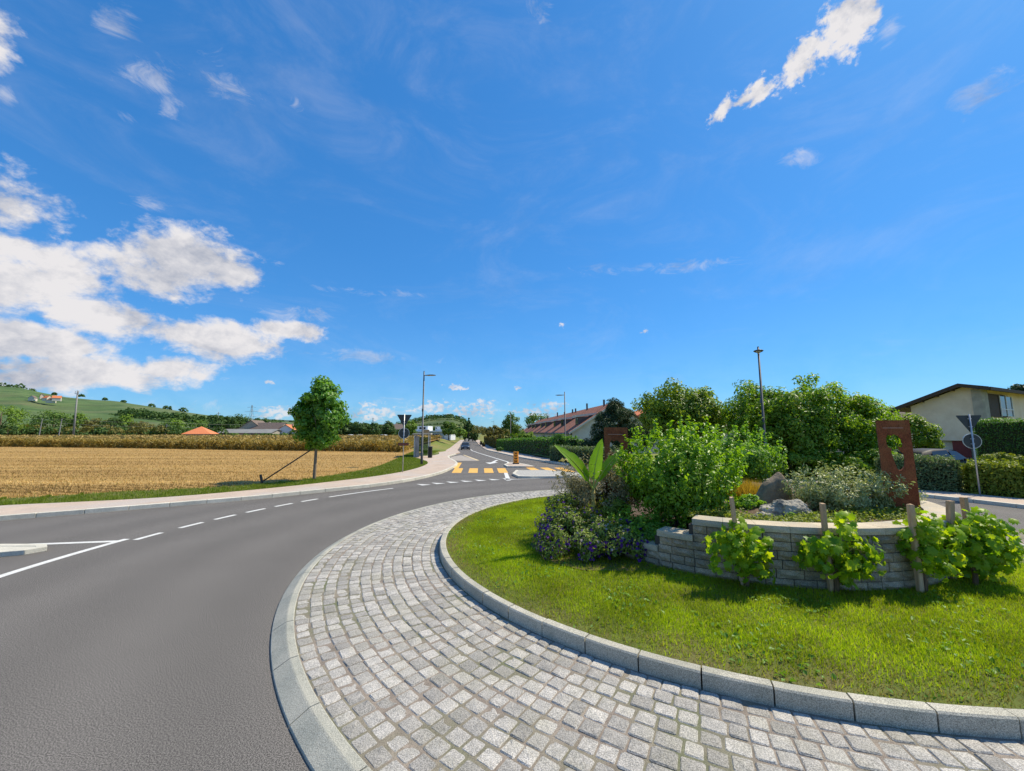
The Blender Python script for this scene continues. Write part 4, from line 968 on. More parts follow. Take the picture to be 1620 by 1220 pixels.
# grape vines and their stakes
VINE = leafmat('vine_leaf', (0.134, 0.293, 0.015), (0.329, 0.476, 0.024), .55, (1.9, 1.6, .35), .45, .35, c3=(.34, .36, .03))
def stake(label, foot, top, w):
    t = link('wooden_stake', None if False else (lambda b: b.mesh('wooden_stake', bevel=.006))(MB().hexa(
        [(foot[0] + dx * w, foot[1] + dy * w, foot[2] - .1) for dx, dy in ((-.5, -.5), (.5, -.5), (.5, .5), (-.5, .5))] + [(top[0] + dx * w, top[1] + dy * w, top[2] + random.uniform(-.01, .01)) for dx, dy in ((-.5, -.5), (.5, -.5), (.5, .5), (-.5, .5))])), STAKEM)
    return tag(t, label, 'stake', 'vine stakes')
def vine(label, foot, center, radii, n, nsh):
    base = tuple(foot); t = thing('grape_vine', label, 'vine', base, group='grape vines')
    b = MB().tube([(0, 0, -.08), (.03, 0, .15), (-.02, .02, .35), (.03, 0, .55)], [.035, .03, .024, .016], 8); b.build('trunk', VINEBARK, t, smooth=True)
    cents = [np.array(center) + rdir(1)[0] * np.array(radii) * rng.random() ** .45 * .85 for _ in range(nsh)]
    P_, N_ = [], []
    for c in cents:
        k = n // nsh; pp = c + rdir(k) * (rng.random((k, 1)) ** .5) * .15; P_.append(pp); N_.append(unit((pp - np.array(center)) * 1.2 + rng.normal(size=(k, 3)) * .55 + np.array([-.1, -.5, .35])))
    P_ = np.concatenate(P_); N_ = np.concatenate(N_); k = P_[:, 2] > foot[2] + .08
    link('foliage', leaf_mesh('foliage', local(P_[k], base), N_[k], .098, .1, .7, vary=.4, lobed=True), VINE, t)
    for c in cents[:8]:
        e = Vector(c - np.array(base)); MB().tube([(.03, 0, .4), Vector((.03, 0, .5)).lerp(e, .5) + Vector((0, 0, .08)), e], [.008, .006, .003], 5).build('shoot', mat('vine_shoot', (.25, .2, .06), (.3, .27, .08), rough=.7), t)
ZL = .345
def on_wall(px, py, z=ZL): return gnd(px, py, z)
V1, V2, V3, V4 = gnd(1180, 929, ZL), gnd(1322, 938, ZL), gnd(1462, 937, ZL), gnd(1542, 926, ZL)
def up(px, py, p): return at(px, py, p.y)
stake('slim weathered stake of the leftmost vine by the curved wall', V1 + Vector((0, .05, 0)), up(1157, 787, V1), .048)
stake('square wooden stake of the second vine from the left', V2 + Vector((-.03, .04, 0)), up(1301, 796, V2), .055)
stake('stout wooden stake of the third vine reaching down to the grass', V3 + Vector((-.05, .0, 0)), up(1440, 798, V3), .062)
stake('wooden stake with a cracked top at the right end of the wall', V4 + Vector((-.05, .25, 0)), up(1503, 793, V4 + Vector((0, .25, 0))), .07)
T5 = up(1524, 786, V4 + Vector((0, .75, 0))); stake('wooden stake standing farthest right behind the big vine', Vector((T5.x + .04, T5.y, ZL)), T5, .07)
def vc(px, py, p, dy=0): return at(px, py, p.y + dy)
c = vc(1172, 872, V1, -.05); vine('leftmost grape vine growing against the curved block wall', V1, c, (.54, .24, .48), 430, 30)
c = vc(1328, 868, V2, -.05); vine('second grape vine from the left, in front of the wall', V2, c, (.62, .26, .50), 500, 34)
c = vc(1472, 868, V3, .0); vine('third grape vine with a stout stake by its left side', V3, c, (.42, .25, .54), 430, 28)
c = vc(1556, 862, V4, .1); vine('large bushy grape vine at the right end of the wall', V4, c, (.56, .42, .52), 1250, 60)
#NEXT

# ------------------------------------------------------------------ street lamps
def lamp(label, x, y, hgt, head_dir, arm=.55, r0=.075):
    t = thing('street_lamp', label, 'street lamp', (x, y, H(x, y) + .1), head_dir, 'street lamps')
    MB().tube([(0, 0, -.1), (0, 0, .9), (0, 0, .92), (0, 0, hgt)], [r0 * 1.25, r0 * 1.25, r0, r0 * .62], 10).build('pole', DARKPOLE, t, smooth=True)
    b = MB(); n = 12; prof = [(-.02, .05, .03), (.08, .06, .035), (.25, .11, .05), (.5, .155, .06), (.75, .15, .05), (.92, .09, .03), (.97, .03, .012)]
    rings = []
    for (x_, w, d) in prof:
        rings.append(len(b.v)); b.v += [(x_, 1.5 * w * math.cos(2 * math.pi * k / n), hgt - .30 + d * math.sin(2 * math.pi * k / n) * (1.0 if math.sin(2 * math.pi * k / n) > 0 else .45)) for k in range(n)]
    for A, B in zip(rings, rings[1:]):
        for k in range(n): b.f.append((A + k, A + (k + 1) % n, B + (k + 1) % n, B + k))
    b.f += [tuple(rings[0] + k for k in range(n)), tuple(rings[-1] + k for k in range(n))]
    hd = b.build('lamp_head', DARKPOLE, t, smooth=True)
    MB().box((.55, 0, hgt - .332), (.5, .2, .012)).build('diffuser', mat('lamp_glass', (.55, .56, .55), rough=.3), hd)
    MB().tube([(0, 0, hgt), (0, 0, hgt + .05)], r0 * .55, 8).build('cap', DARKPOLE, t)
    MB().box((0, -r0 * .9, hgt * .58), (.1, .08, .22)).build('sensor_box', DARKPOLE, t, bevel=.01) if y < 32 else None
    return t
lamp('tall dark street lamp on the grass tongue beside the bus shelter', -6.72, 29.86, 7.0, R(-12))
lamp('street lamp in front of the dormered row house', 5.55, 41.5, 6.75, R(170))
lamp('distant street lamp beside the round tree past the long hedge', -.3, 84, 7.4, R(170))
lamp('farthest street lamp along the right side of the road', -6.4, 140, 8.0, R(170))
lamp('tall dark street lamp rising in front of the big walnut tree', 13.45, 21.2, 7.0, R(-122))

# ------------------------------------------------------------------ road signs seen from behind
def sign(label, x, y, zb, face, name_plate=False):
    t = thing('road_sign', label, 'road sign', (x, y, zb), face, 'give way signs seen from behind')
    MB().tube([(0, 0, -.15), (0, 0, 3.5)], .03, 10).build('post', GALV, t, smooth=True)
    def plate(nm, poly, y0, backm, rimk):
        p = MB().prism(poly, lambda q: (q[0], y0, q[1]), lambda q: (q[0], y0 + .02, q[1])).build(nm, backm, t)
        n = len(poly); cx = sum(q[0] for q in poly) / n; cz = sum(q[1] for q in poly) / n
        fr = [(cx + (q[0] - cx) * .985, cz + (q[1] - cz) * .985) for q in poly]; b = MB()
        return p, fr, (cx, cz)
    tri = [(-.45, 3.45), (.45, 3.45), (.0, 2.68)]
    # rounded corners
    tr = []
    for i in range(3):
        a, p, c = Vector(tri[i - 1]), Vector(tri[i]), Vector(tri[(i + 1) % 3]); u, v = (a - p).normalized() * .06, (c - p).normalized() * .06
        for k in range(4): s = k / 3; tr.append(tuple((p + u * (1 - s) ** 2 + v * s * s)))
    p, fr, c = plate('triangle_plate', tr, .045, SIGNBACK, 0)
    MB().prism(fr, lambda q: (q[0], .066, q[1]), lambda q: (q[0], .069, q[1])).build('red_border', REDP, p)
    MB().prism([(c[0] + (q[0] - c[0]) * .68, c[1] + (q[1] - c[1]) * .68) for q in fr], lambda q: (q[0], .070, q[1]), lambda q: (q[0], .073, q[1])).build('white_field', WHITEM, p)
    cir = [(.31 * math.cos(2 * math.pi * k / 28), 2.32 + .31 * math.sin(2 * math.pi * k / 28)) for k in range(28)]
    p, fr, c = plate('round_plate', cir, .045, SIGNBACK, 0)
    b = MB(); 
    for k in range(28):
        a0, a1 = 2 * math.pi * k / 28, 2 * math.pi * (k + 1) / 28
        b.hexa([(r * math.cos(a), yy_, 2.32 + r * math.sin(a)) for yy_ in (.035, .066) for r, a in ((.305, a0), (.325, a0), (.325, a1), (.305, a1))])
    b.build('rim', RIM, p)
    MB().prism(fr, lambda q: (q[0], .067, q[1]), lambda q: (q[0], .070, q[1])).build('blue_field', BLUEP, p)
    for z in (3.3, 2.95, 2.42, 2.2): MB().box((0, .028, z), (.13, .034, .035)).build('clamp', GALV, t)
    if name_plate:
        p = MB().box((0, -.045, 1.66), (.62, .03, .17)).build('name_plate', BROWNP, t, bevel=.006)
        p['label'] = 'dark brown plate with a blurred reddish line of print'
        for x0, w in ((-.17, .14), (.0, .12), (.16, .13)): MB().box((x0, -.062, 1.66), (w, .004, .03)).build('print', REDMARK, p)
    return t
sign('give way sign with a brown plate on the verge by the bus shelter', -6.58, 24.22, .12, R(12), True)
sign('give way sign seen from behind by the hedges at the right', 17.76, 15.37, .12, R(-18)).scale = (.88, .88, .88)

# ------------------------------------------------------------------ bus shelter and bin
bs = thing('bus_shelter', 'small glass bus shelter with grey posts on the pavement', 'bus shelter', (-9.0, 40.2, H(-9, 40) + .12), R(9))
SHG = glassmat('shelter_glass', (.62, .70, .70))
for x, y in ((-.68, -1.5), (-.68, 0), (-.68, 1.5), (.66, -1.5), (.66, 1.5)): MB().box((x, y, 1.12), (.09, .09, 2.24)).build('post', GALV, bs)
MB().box((0, 0, 2.3), (1.75, 3.5, .12)).build('roof', CONC, bs, bevel=.02)
for y in (-.75, .75): MB().box((-.68, y, 1.1), (.02, 1.38, 1.75)).build('glass_pane', SHG, bs)
MB().box((.0, 1.5, 1.1), (1.2, .02, 1.75)).build('glass_pane', SHG, bs)
MB().box((-.45, -1.5, 1.1), (.42, .06, 2.0)).build('timetable_panel', mat('weathered_panel', (.20, .20, .19), (.34, .34, .33), scale=3, rough=.6, stretch=(3, 3, .6)), bs)
MB().box((.17, -1.5, 1.1), (.84, .02, 1.75)).build('glass_pane', SHG, bs)
MB().box((-.4, .1, .46), (.4, 2.2, .05)).build('bench', STAKEM, bs)
for y in (-.7, .9): MB().box((-.4, y, .22), (.3, .05, .44)).build('bench_leg', GALV, bs)
bi = thing('litter_bin', 'dark upright litter bin beside the bus shelter', 'litter bin', (-7.95, 38.9, H(-8, 39) + .12))
MB().box((0, 0, .52), (.36, .36, 1.0)).build('body', BLACKP, bi, bevel=.03)
MB().box((0, 0, 1.06), (.42, .42, .06)).build('lid', DARKPOLE, bi, bevel=.015)
MB().box((0, -.185, .84), (.24, .02, .12)).build('slot', TYRE, bi)

# ------------------------------------------------------------------ cars
def paint(name, c): return mat(name, c, tuple(v * 1.1 for v in c), scale=2, rough=.3, spec=.35, metal=0)
def car(label, loc, rz, paintm, kind='hatch', detail=True):
    t = thing('parked_car' if not detail else 'car', label, 'car', loc, rz)
    # sections along the length: x, half width, sill z, belt z, roof half width, roof z
    S = [(-2.08, .70, .38, .72, .60, .74), (-1.98, .80, .27, .90, .66, .98), (-1.55, .86, .22, .96, .62, 1.38), (-.9, .88, .2, .96, .61, 1.50), (0, .89, .2, .95, .61, 1.52),
         (.55, .89, .2, .94, .60, 1.44), (1.15, .88, .2, .92, .70, 1.0), (1.75, .84, .22, .84, .66, .88), (2.05, .76, .26, .68, .60, .72), (2.14, .64, .34, .56, .52, .60)]
    b = MB(); rings = []
    for x, w, z0, zb, wr, zr in S:
        rings.append(len(b.v))
        b.v += [(x, -w * .9, z0), (x, -w, z0 + .18), (x, -w, (z0 + zb) / 2 + .08), (x, -w * .96, zb), (x, -wr, zr - .03), (x, -wr * .72, zr), (x, wr * .72, zr), (x, wr, zr - .03), (x, w * .96, zb), (x, w, (z0 + zb) / 2 + .08), (x, w, z0 + .18), (x, w * .9, z0)]
    n = 12
    for A, B in zip(rings, rings[1:]):
        for k in range(n): b.f.append((A + k, A + (k + 1) % n, B + (k + 1) % n, B + k))
    b.f += [tuple(rings[0] + k for k in range(n)), tuple(rings[-1] + k for k in reversed(range(n)))]
    body = b.build('body', paintm, t, smooth=True)
    G = DGLASS
    MB().poly([(.60, -.565, 1.42), (.60, .565, 1.42), (1.13, .66, 1.015), (1.13, -.66, 1.015)][::-1]).poly([(.61, -.50, 1.445), (.61, .50, 1.445), (.60, .565, 1.42), (.60, -.565, 1.42)]).build('windscreen', G, t).location = (.02, 0, .018)
    MB().poly([(-1.57, -.54, 1.34), (-1.57, .54, 1.34), (-1.93, .60, 1.02), (-1.93, -.60, 1.02)]).build('rear_window', G, t).location = (-.03, 0, .012)
    for s in (-1, 1):
        w1 = MB().poly([(-.02, s * .875, .985), (.98, s * .85, .975), (.55, s * .64, 1.39), (-.02, s * .635, 1.46)]).build('side_window', G, t); w1.location = (0, s * .012, .006)
        w2 = MB().poly([(-1.35, s * .85, .99), (-.12, s * .875, .985), (-.12, s * .635, 1.46), (-1.15, s * .645, 1.40)]).build('side_window', G, t); w2.location = (0, s * .012, .006)
        for x in (-1.32, 1.33):
            wl = MB().tube([(x, s * .70, .315), (x, s * .90, .315)], .315, 20).build('wheel', TYRE, t)
            MB().tube([(x, s * .895, .315), (x, s * .908, .315)], .20, 14).build('rim', RIMM, wl)
        if detail:
            MB().box((1.98, s * .58, .64), (.22, .26, .12)).build('headlight', HEADL, t, bevel=.03)
            MB().box((-2.03, s * .66, .80), (.1, .18, .2)).build('tail_light', REDP, t, bevel=.02)
            MB().box((.62, s * .98, 1.0), (.12, .18, .12)).build('wing_mirror', paintm, t, bevel=.03)
    if detail:
        MB().box((2.125, 0, .50), (.04, .9, .16)).build('grille', BLACKP, t)
        MB().box((2.15, 0, .42), (.02, .46, .1)).build('number_plate', WHITEM, t)
        MB().box((2.06, 0, .27), (.16, 1.2, .1)).build('bumper', BLACKP, t, bevel=.02)
        MB().tube([(-1.2, 0, 1.5), (-1.35, 0, 1.68)], .008, 5).build('aerial', BLACKP, t)
    return t
DKBLUE = paint('dark_blue_paint', (.035, .05, .075)); DKCAR = mat('black_car_paint', (.018, .02, .027), rough=.55, spec=.12); WHCAR = paint('white_car_paint', (.72, .72, .72))
y = 82; car('dark blue car driving towards the roundabout on the far road', (pl(ROADX, y) - 1.35, y, pl(DROP, y) + .01), R(-90 + 6.5), DKBLUE)
car('dark car parked behind the hedge below the cream house', (22.4, 21.3, .12), R(12), DKCAR)
pk = at(553, 694, 150); car('white car among the dark trees behind the corn, leftmost of three', (pk.x, 150, .15), R(155), WHCAR, detail=False)
pk = at(571, 694, 152); car('white car among the dark trees behind the corn, middle of three', (pk.x, 152, .1), R(20), WHCAR, detail=False)
pk = at(605, 694, 138); car('white car among the dark trees behind the corn, rightmost of three', (pk.x, 138, .2), R(170), WHCAR, detail=False)
pk = at(222, 687.5, 165); car('white car half hidden by the corn left of the orange roof', (pk.x, 165, .35), R(170), WHCAR, detail=False)

# ------------------------------------------------------------------ trees
def tree(name, label, base, crown_c, radii, nclump, rc, n, L, W, m, trunk_r=.12, limbs=6, cat='tree', group=None, inner=.4, low=-.6, barkm=None, up=.45, droop=.5, cents=None, lobed=False):
    t = thing(name, label, cat, base, group=group); c = Vector(crown_c) - Vector(base)
    b = MB(); top = c + Vector((0, 0, radii[2] * .45)); k0 = Vector((0, 0, -.2))
    pts = [k0, Vector((0, 0, .15)), Vector((c.x * .3, c.y * .3, max(.3, c.z - radii[2] * .8))), c, top]
    b.tube(pts, [trunk_r * 1.35, trunk_r * 1.05, trunk_r * .85, trunk_r * .5, trunk_r * .12], 9)
    b.build('trunk', barkm or BARK, t, smooth=True)
    for q in range(limbs):
        a = 2 * math.pi * q / max(1, limbs) + random.uniform(-.4, .4); s = pts[2].lerp(c, random.uniform(.05, .8))
        e = c + Vector((math.cos(a) * radii[0] * .72, math.sin(a) * radii[1] * .72, radii[2] * random.uniform(-.35, .5)))
        MB().tube([s, s.lerp(e, .5) + Vector((0, 0, radii[2] * .08)), e], [trunk_r * .45, trunk_r * .28, trunk_r * .08], 6).build('branch', barkm or BARK, t, smooth=True)
    p, nr = clump_leaves(crown_c, radii, nclump, rc, n, up, low, inner, cents=cents)
    k = p[:, 2] > base[2] + .05
    link('crown', leaf_mesh('crown', local(p[k], base), nr[k], L, W, droop, lobed=lobed), m, t)
    return t
MAPLE = leafmat('maple_leaf', (0.066, 0.180, 0.017), (0.156, 0.324, 0.031), .38, (1.9, 1.8, .5), .45, .4, c3=(.14, .24, .04))
YB = (-9.87, 20.13, .13)
cen = []
for (px, py, r) in ((505, 618, .34), (492, 632, .36), (519, 628, .36), (478, 645, .36), (530, 650, .34), (505, 650, .46), (486, 664, .42), (524, 670, .38), (508, 678, .44), (490, 686, .34), (515, 692, .34), (501, 698, .26), (476, 670, .30), (532, 664, .30), (513, 612, .2), (500, 640, .4)):
    for dy in (-.8, -.4, 0, .4, .8):
        q = at(px, py, 20.2 + dy * random.uniform(.4, 1.0)); cen.append(np.array(q) + rng.normal(size=3) * .17)
cc = at(504, 655, 20.2)
tree('young_tree', 'young round crowned maple on the verge by the stubble field', YB, tuple(cc), (1.15, 1.05, 1.5), 0, .42, 9000, .16, .14, MAPLE, .075, 5, cents=np.array(cen), up=.35, droop=.8, lobed=False, barkm=mat('young_bark', (.17, .13, .09), (.26, .20, .14), scale=12, rough=.9, bump=.7, bscale=40, stretch=(3, 3, .6)))
pr = thing('tree_prop', 'slanting dark wooden prop leaning against the young maple', 'stake', (-11.75, 18.9, .12))
tip = Vector((-9.93, 20.05, 1.72)) - Vector((-11.75, 18.9, .12))
DARKW = mat('dark_wood', (.07, .05, .035), (.12, .085, .06), scale=10, rough=.9, stretch=(4, 4, 1))
MB().tube([(0, 0, .05), tip], .032, 7).build('pole', DARKW, pr, smooth=True)
MB().tube([(-.06, .02, .40), (.12, -.04, -.15)], .055, 7).build('ground_peg', DARKW, pr, smooth=True)
WAL = leafmat('walnut_leaf', (.08, .18, .012), (.20, .33, .022), .44, (1.9, 1.8, .5), .45, .4, c3=(.20, .22, .04))
WAL2 = leafmat('walnut_leaf_olive', (.09, .18, .014), (.22, .33, .025), .44, (1.9, 1.7, .5), .45, .4, c3=(.22, .22, .05))
def dome(px, py, Y, rx, ry, rz, n, low=-.95):
    c = np.array(at(px, py, Y)); d = rdir(n * 3); d = d[d[:, 2] > low][:n]; rad = .62 + .38 * rng.random((len(d), 1)) ** .5
    return c + d * rad * np.array([rx, ry, rz])
def cents_px(lst, Y, jit):
    o = []
    for (px, py, n, rp, dep) in lst:
        for _ in range(n):
            a = random.uniform(0, 6.28); r = rp * math.sqrt(random.random()); yy = Y + random.uniform(-dep, dep)
            o.append(np.array(at(px + math.cos(a) * r, py + math.sin(a) * r, yy)))
    return np.array(o)
b_c = cents_px([(1180, 632, 12, 26, 1.2), (1220, 640, 14, 30, 1.6), (1275, 626, 16, 30, 1.8), (1310, 640, 14, 34, 1.8), (1350, 655, 12, 32, 1.6), (1385, 668, 9, 24, 1.2), (1240, 690, 22, 45, 2), (1310, 700, 24, 50, 2), (1360, 710, 16, 40, 1.6), (1200, 680, 16, 35, 1.6), (1260, 735, 18, 45, 1.4), (1330, 745, 16, 45, 1.4), (1165, 655, 6, 18, 1), (1265, 665, 16, 40, 1.8), (1320, 672, 14, 36, 1.8), (1215, 720, 10, 30, 1.4), (1385, 735, 9, 22, 1.2)], 23, 0)
b_c = np.concatenate([b_c, dome(1285, 680, 23, 4.1, 2.4, 2.45, 190), dome(1200, 660, 23, 1.7, 1.5, 1.5, 40)])
tree('walnut_tree', 'broad spreading green tree behind the right street lamp', (17.2, 23.2, .1), tuple(at(1280, 680, 23)), (4.8, 2.6, 3.0), 0, .58, 52000, .19, .10, WAL, .2, 9, cents=b_c)
b_c = cents_px([(1045, 635, 9, 24, 1.2), (1080, 630, 12, 26, 1.4), (1115, 640, 9, 24, 1.4), (1030, 660, 6, 18, 1.2), (1075, 668, 14, 36, 1.5), (1120, 675, 12, 30, 1.5), (1140, 665, 6, 18, 1.2), (1020, 640, 3, 10, .8), (1085, 705, 8, 40, 1.4)], 26, 0)
b_c = np.concatenate([b_c, dome(1082, 660, 26, 2.5, 1.8, 1.7, 90)])
tree('walnut_tree', 'loose crowned green tree behind the big shrub', (11.3, 26.3, .1), tuple(at(1082, 660, 26)), (2.9, 2.0, 2.4), 0, .55, 24000, .20, .10, WAL2, .16, 8, cents=b_c)
PINE = leafmat('pine_needle', (.03, .065, .025), (.08, .13, .05), .18, (1.4, 1.4, .7), .55, .3)
b_c = cents_px([(975, 645, 7, 9, .7), (968, 660, 12, 18, 1.2), (990, 668, 12, 22, 1.4), (955, 678, 12, 18, 1.2), (985, 690, 14, 30, 1.6), (940, 698, 8, 15, 1), (1015, 690, 8, 18, 1.2), (1035, 692, 6, 12, 1), (960, 710, 9, 26, 1.4), (1010, 712, 6, 22, 1.2), (932, 712, 5, 12, 1)], 35, 0)
tree('pine_tree', 'dark bushy pine in front of the row house gable', (9.6, 35.2, -.1), tuple(at(978, 685, 35)), (3.2, 2.4, 2.6), 0, .55, 15000, .42, .05, PINE, .16, 7, cents=b_c, droop=-.4)

# hedges and clipped shrubs
def hedge(name, label, line, wd, hgt, n, L, m, cat='hedge', group=None, jit=.08, top_m=None):
    P = [Vector((p[0], p[1], 0)) for p in line]; base = (P[0].x, P[0].y, H(P[0].x, P[0].y) + .05); t = thing(name, label, cat, base, group=group)
    Ls = [(b - a).length for a, b in zip(P, P[1:])]; tot = sum(Ls); pts, nrs = [], []; b = MB()
    for (a, c), l in zip(zip(P, P[1:]), Ls):
        d = (c - a).normalized(); s = Vector((-d.y, d.x, 0)); k = max(20, int(n * l / tot)); u = rng.random(k); f = rng.random(k); za = H(a.x, a.y); zc = H(c.x, c.y)
        pe = np.array(a)[None] + np.array(d)[None] * (u * l)[:, None]; zb = za + (zc - za) * u
        side = np.where(f < .38, -1, np.where(f < .6, 1, 0)); hz = np.where(side == 0, hgt, rng.random(k) ** .8 * hgt); of = np.where(side == 0, rng.uniform(-.5, .5, k) * wd, side * wd * .5)
        wob = np.sin(u * l * 1.7) * .05 + np.sin(u * l * 4.1 + 1) * .03
        p = pe + np.array(s)[None] * (of + rng.normal(size=k) * jit)[:, None]; p[:, 2] = zb + hz + rng.normal(size=k) * jit + wob * (hgt / 2)
        nv = np.array(s)[None] * side[:, None] + np.array([0, 0, 1.0])[None] * (side == 0)[:, None] + np.array([0, 0, .3]) + rng.normal(size=(k, 3)) * .55
        pts.append(p); nrs.append(unit(nv))
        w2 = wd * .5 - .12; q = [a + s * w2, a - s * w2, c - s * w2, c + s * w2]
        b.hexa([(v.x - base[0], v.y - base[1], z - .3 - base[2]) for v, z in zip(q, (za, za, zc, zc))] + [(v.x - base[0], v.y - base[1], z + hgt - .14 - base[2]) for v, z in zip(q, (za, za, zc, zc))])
    for e, dd in ((P[0], P[0] - P[1]), (P[-1], P[-1] - P[-2])):
        dd = dd.normalized(); s = Vector((-dd.y, dd.x, 0)); k = max(30, int(n * wd / tot)); p = np.array(e)[None] + np.array(s)[None] * (rng.uniform(-.5, .5, k) * wd)[:, None] + np.array(dd)[None] * (rng.normal(size=k) * jit)[:, None]
        p[:, 2] = H(e.x, e.y) + rng.random(k) * hgt; pts.append(p); nrs.append(unit(np.array(dd)[None] + rng.normal(size=(k, 3)) * .5 + np.array([0, 0, .3])))
    pts = np.concatenate(pts); nrs = np.concatenate(nrs)
    link('foliage', leaf_mesh('foliage', local(pts, base), nrs, L, L * .5, .4), m, t)
    b.build('twig_light_block', mat('hedge_light_block', (.022, .028, .012), (.04, .045, .02), scale=6, rough=.95, bump=.8, bscale=9), t)  # solid dark box added inside the leaves to block light, in place of twigs
    return t
HEDGE = leafmat('hedge_leaf', (0.042, 0.132, 0.017), (0.108, 0.228, 0.030), .35, (1.8, 1.8, .5), .45, .4, c3=(.13, .2, .04))
HEDGEY = leafmat('hedge_leaf_yellow', (0.120, 0.180, 0.018), (0.264, 0.312, 0.036), .35, (1.6, 1.5, .5), .5)
HEDGES = leafmat('hedge_leaf_grey', (0.072, 0.132, 0.054), (0.168, 0.240, 0.096), .28, (1.4, 1.4, .7), .5, c3=(.38, .36, .25))
hedge('hedge', 'long clipped dark green hedge along the far road', [(rk(y) + 3.1, y) for y in (35.5, 40, 45, 52, 60, 72, 85)], 1.1, 2.0, 15000, .20, HEDGE)
hedge('hedge', 'loose yellowish hedge continuing far along the road', [(rk(y) + 3.4, y) for y in (88, 100, 120, 150)], 1.6, 2.6, 5000, .42, leafmat('hedge_leaf_autumn', (.08, .085, .02), (.2, .17, .04), .3, c3=(.3, .18, .05)))
hedge('lavender_hedge', 'grey green lavender hedge at the near end of the long hedge', [(3.7, 34.4), (4.6, 32.2), (5.5, 30.6), (7.0, 28.8)], .9, 1.25, 5200, .13, HEDGES)
hedge('hedge', 'dark hedge with pale tips right of the near rusted steel panel', [(16.6, 18.1), (17.4, 17.3), (18.2, 16.5)], 1.1, 1.35, 5200, .10, HEDGES)
hedge('hedge', 'bright yellow green shrub hedge directly behind the right hand sign', [(18.45, 16.25), (19.3, 15.3)], 1.15, 1.2, 3800, .11, HEDGEY)
hedge('hedge', 'dark green hedge with pale flowering tips at the right edge', [(19.5, 15.1), (20.6, 13.6), (21.6, 12.0), (22.4, 9.6)], 1.1, 1.4, 9000, .10, HEDGES)
hq = [at(1556, 690, 30), at(1640, 690, 26.5), at(1760, 690, 23)]
hedge('hedge', 'tall clipped green hedge in front of the cream house', [(p.x, p.y) for p in hq], 1.2, 3.3, 9000, .12, HEDGE)
shrub('round_shrub', 'dark rounded shrub rising behind the lavender hedge', (4.6, 37.5, -.1), (4.6, 37.5, 1.35), (1.15, 1.1, 1.25), 40, .35, 5000, .16, .08, HEDGE, stems=4)
shrub('round_shrub', 'light green bush at the foot of the gable wall', (6.6, 38.5, -.1), (6.6, 38.5, .95), (1.3, 1.0, 1.0), 36, .35, 4000, .18, .08, SHRUB2, stems=4)
shrub('round_shrub', 'dark shrub between the lavender hedge and the pine', (8.0, 32.4, .05), (8.0, 32.4, .75), (1.5, 1.0, .85), 36, .32, 4500, .15, .06, HEDGES, stems=4)
p = at(772, 709.5, 62); shrub('round_shrub', 'small round bush on the pavement in front of the long hedge', (rk(62) + .7, 62, H(0, 62) + .1), (rk(62) + .7, 62, H(0, 62) + .5), (.65, .6, .5), 18, .22, 1300, .16, .08, HEDGE, stems=3)
shrub('low_shrub', 'dark low bush under the big spreading tree', (15.2, 21, .1), (15.2, 21, .9), (2.6, 1.0, 1.0), 50, .38, 8000, .18, .08, WAL, stems=4)
shrub('low_shrub', 'dark undergrowth below the right half of the spreading tree', (18.6, 20.2, .1), (18.6, 20.4, .9), (2.2, 1.0, 1.0), 50, .38, 8000, .18, .08, WAL, stems=4)
q = at(1450, 690, 27); shrub('garden_shrub', 'yellow green garden shrub left of the cream house', (q.x, 27, .1), (q.x, 27, 2.0), (1.7, 1.2, 2.0), 50, .5, 6500, .2, .1, WAL2, stems=5)
q = at(1590, 715, 24); shrub('garden_shrub', 'low yellow green shrub below the tall clipped hedge', (q.x, 24, .1), (q.x, 24, .75), (1.8, .8, .7), 30, .3, 3200, .15, .08, HEDGEY, stems=4)

# ------------------------------------------------------------------ row house with dormers
CREAM = mat('cream_render', (.60, .55, .45), (.68, .63, .53), scale=1.5, rough=.9, bump=.2, bscale=60)
CREAM2 = mat('cream_render_warm', (.80, .63, .46), (.86, .70, .53), scale=1.2, rough=.9, bump=.3, bscale=50, c3=(.74, .58, .42), patch_scale=.8)
ROOFR = mat('clay_tile_roof', (.22, .085, .05), (.34, .14, .085), scale=5, rough=.85, bump=.9, bscale=11, stretch=(1, 1, 2), speck=.25, speck_scale=9, bdist=.04)
ROOFB = mat('brown_tile_roof', (.14, .105, .085), (.22, .165, .135), scale=4, rough=.85, bump=.9, bscale=11, speck=.2, speck_scale=8, bdist=.04)
ROOFO = mat('orange_tile_roof', (.62, .19, .075), (.72, .25, .11), scale=3, rough=.85, bump=.6, bscale=9)
WOODD = mat('dark_brown_wood', (.055, .038, .028), (.09, .062, .045), scale=6, rough=.8, stretch=(4, 4, .7), bump=.4, bscale=30)
SLATE = mat('dormer_cladding', (.10, .085, .08), (.15, .125, .115), scale=5, rough=.8)
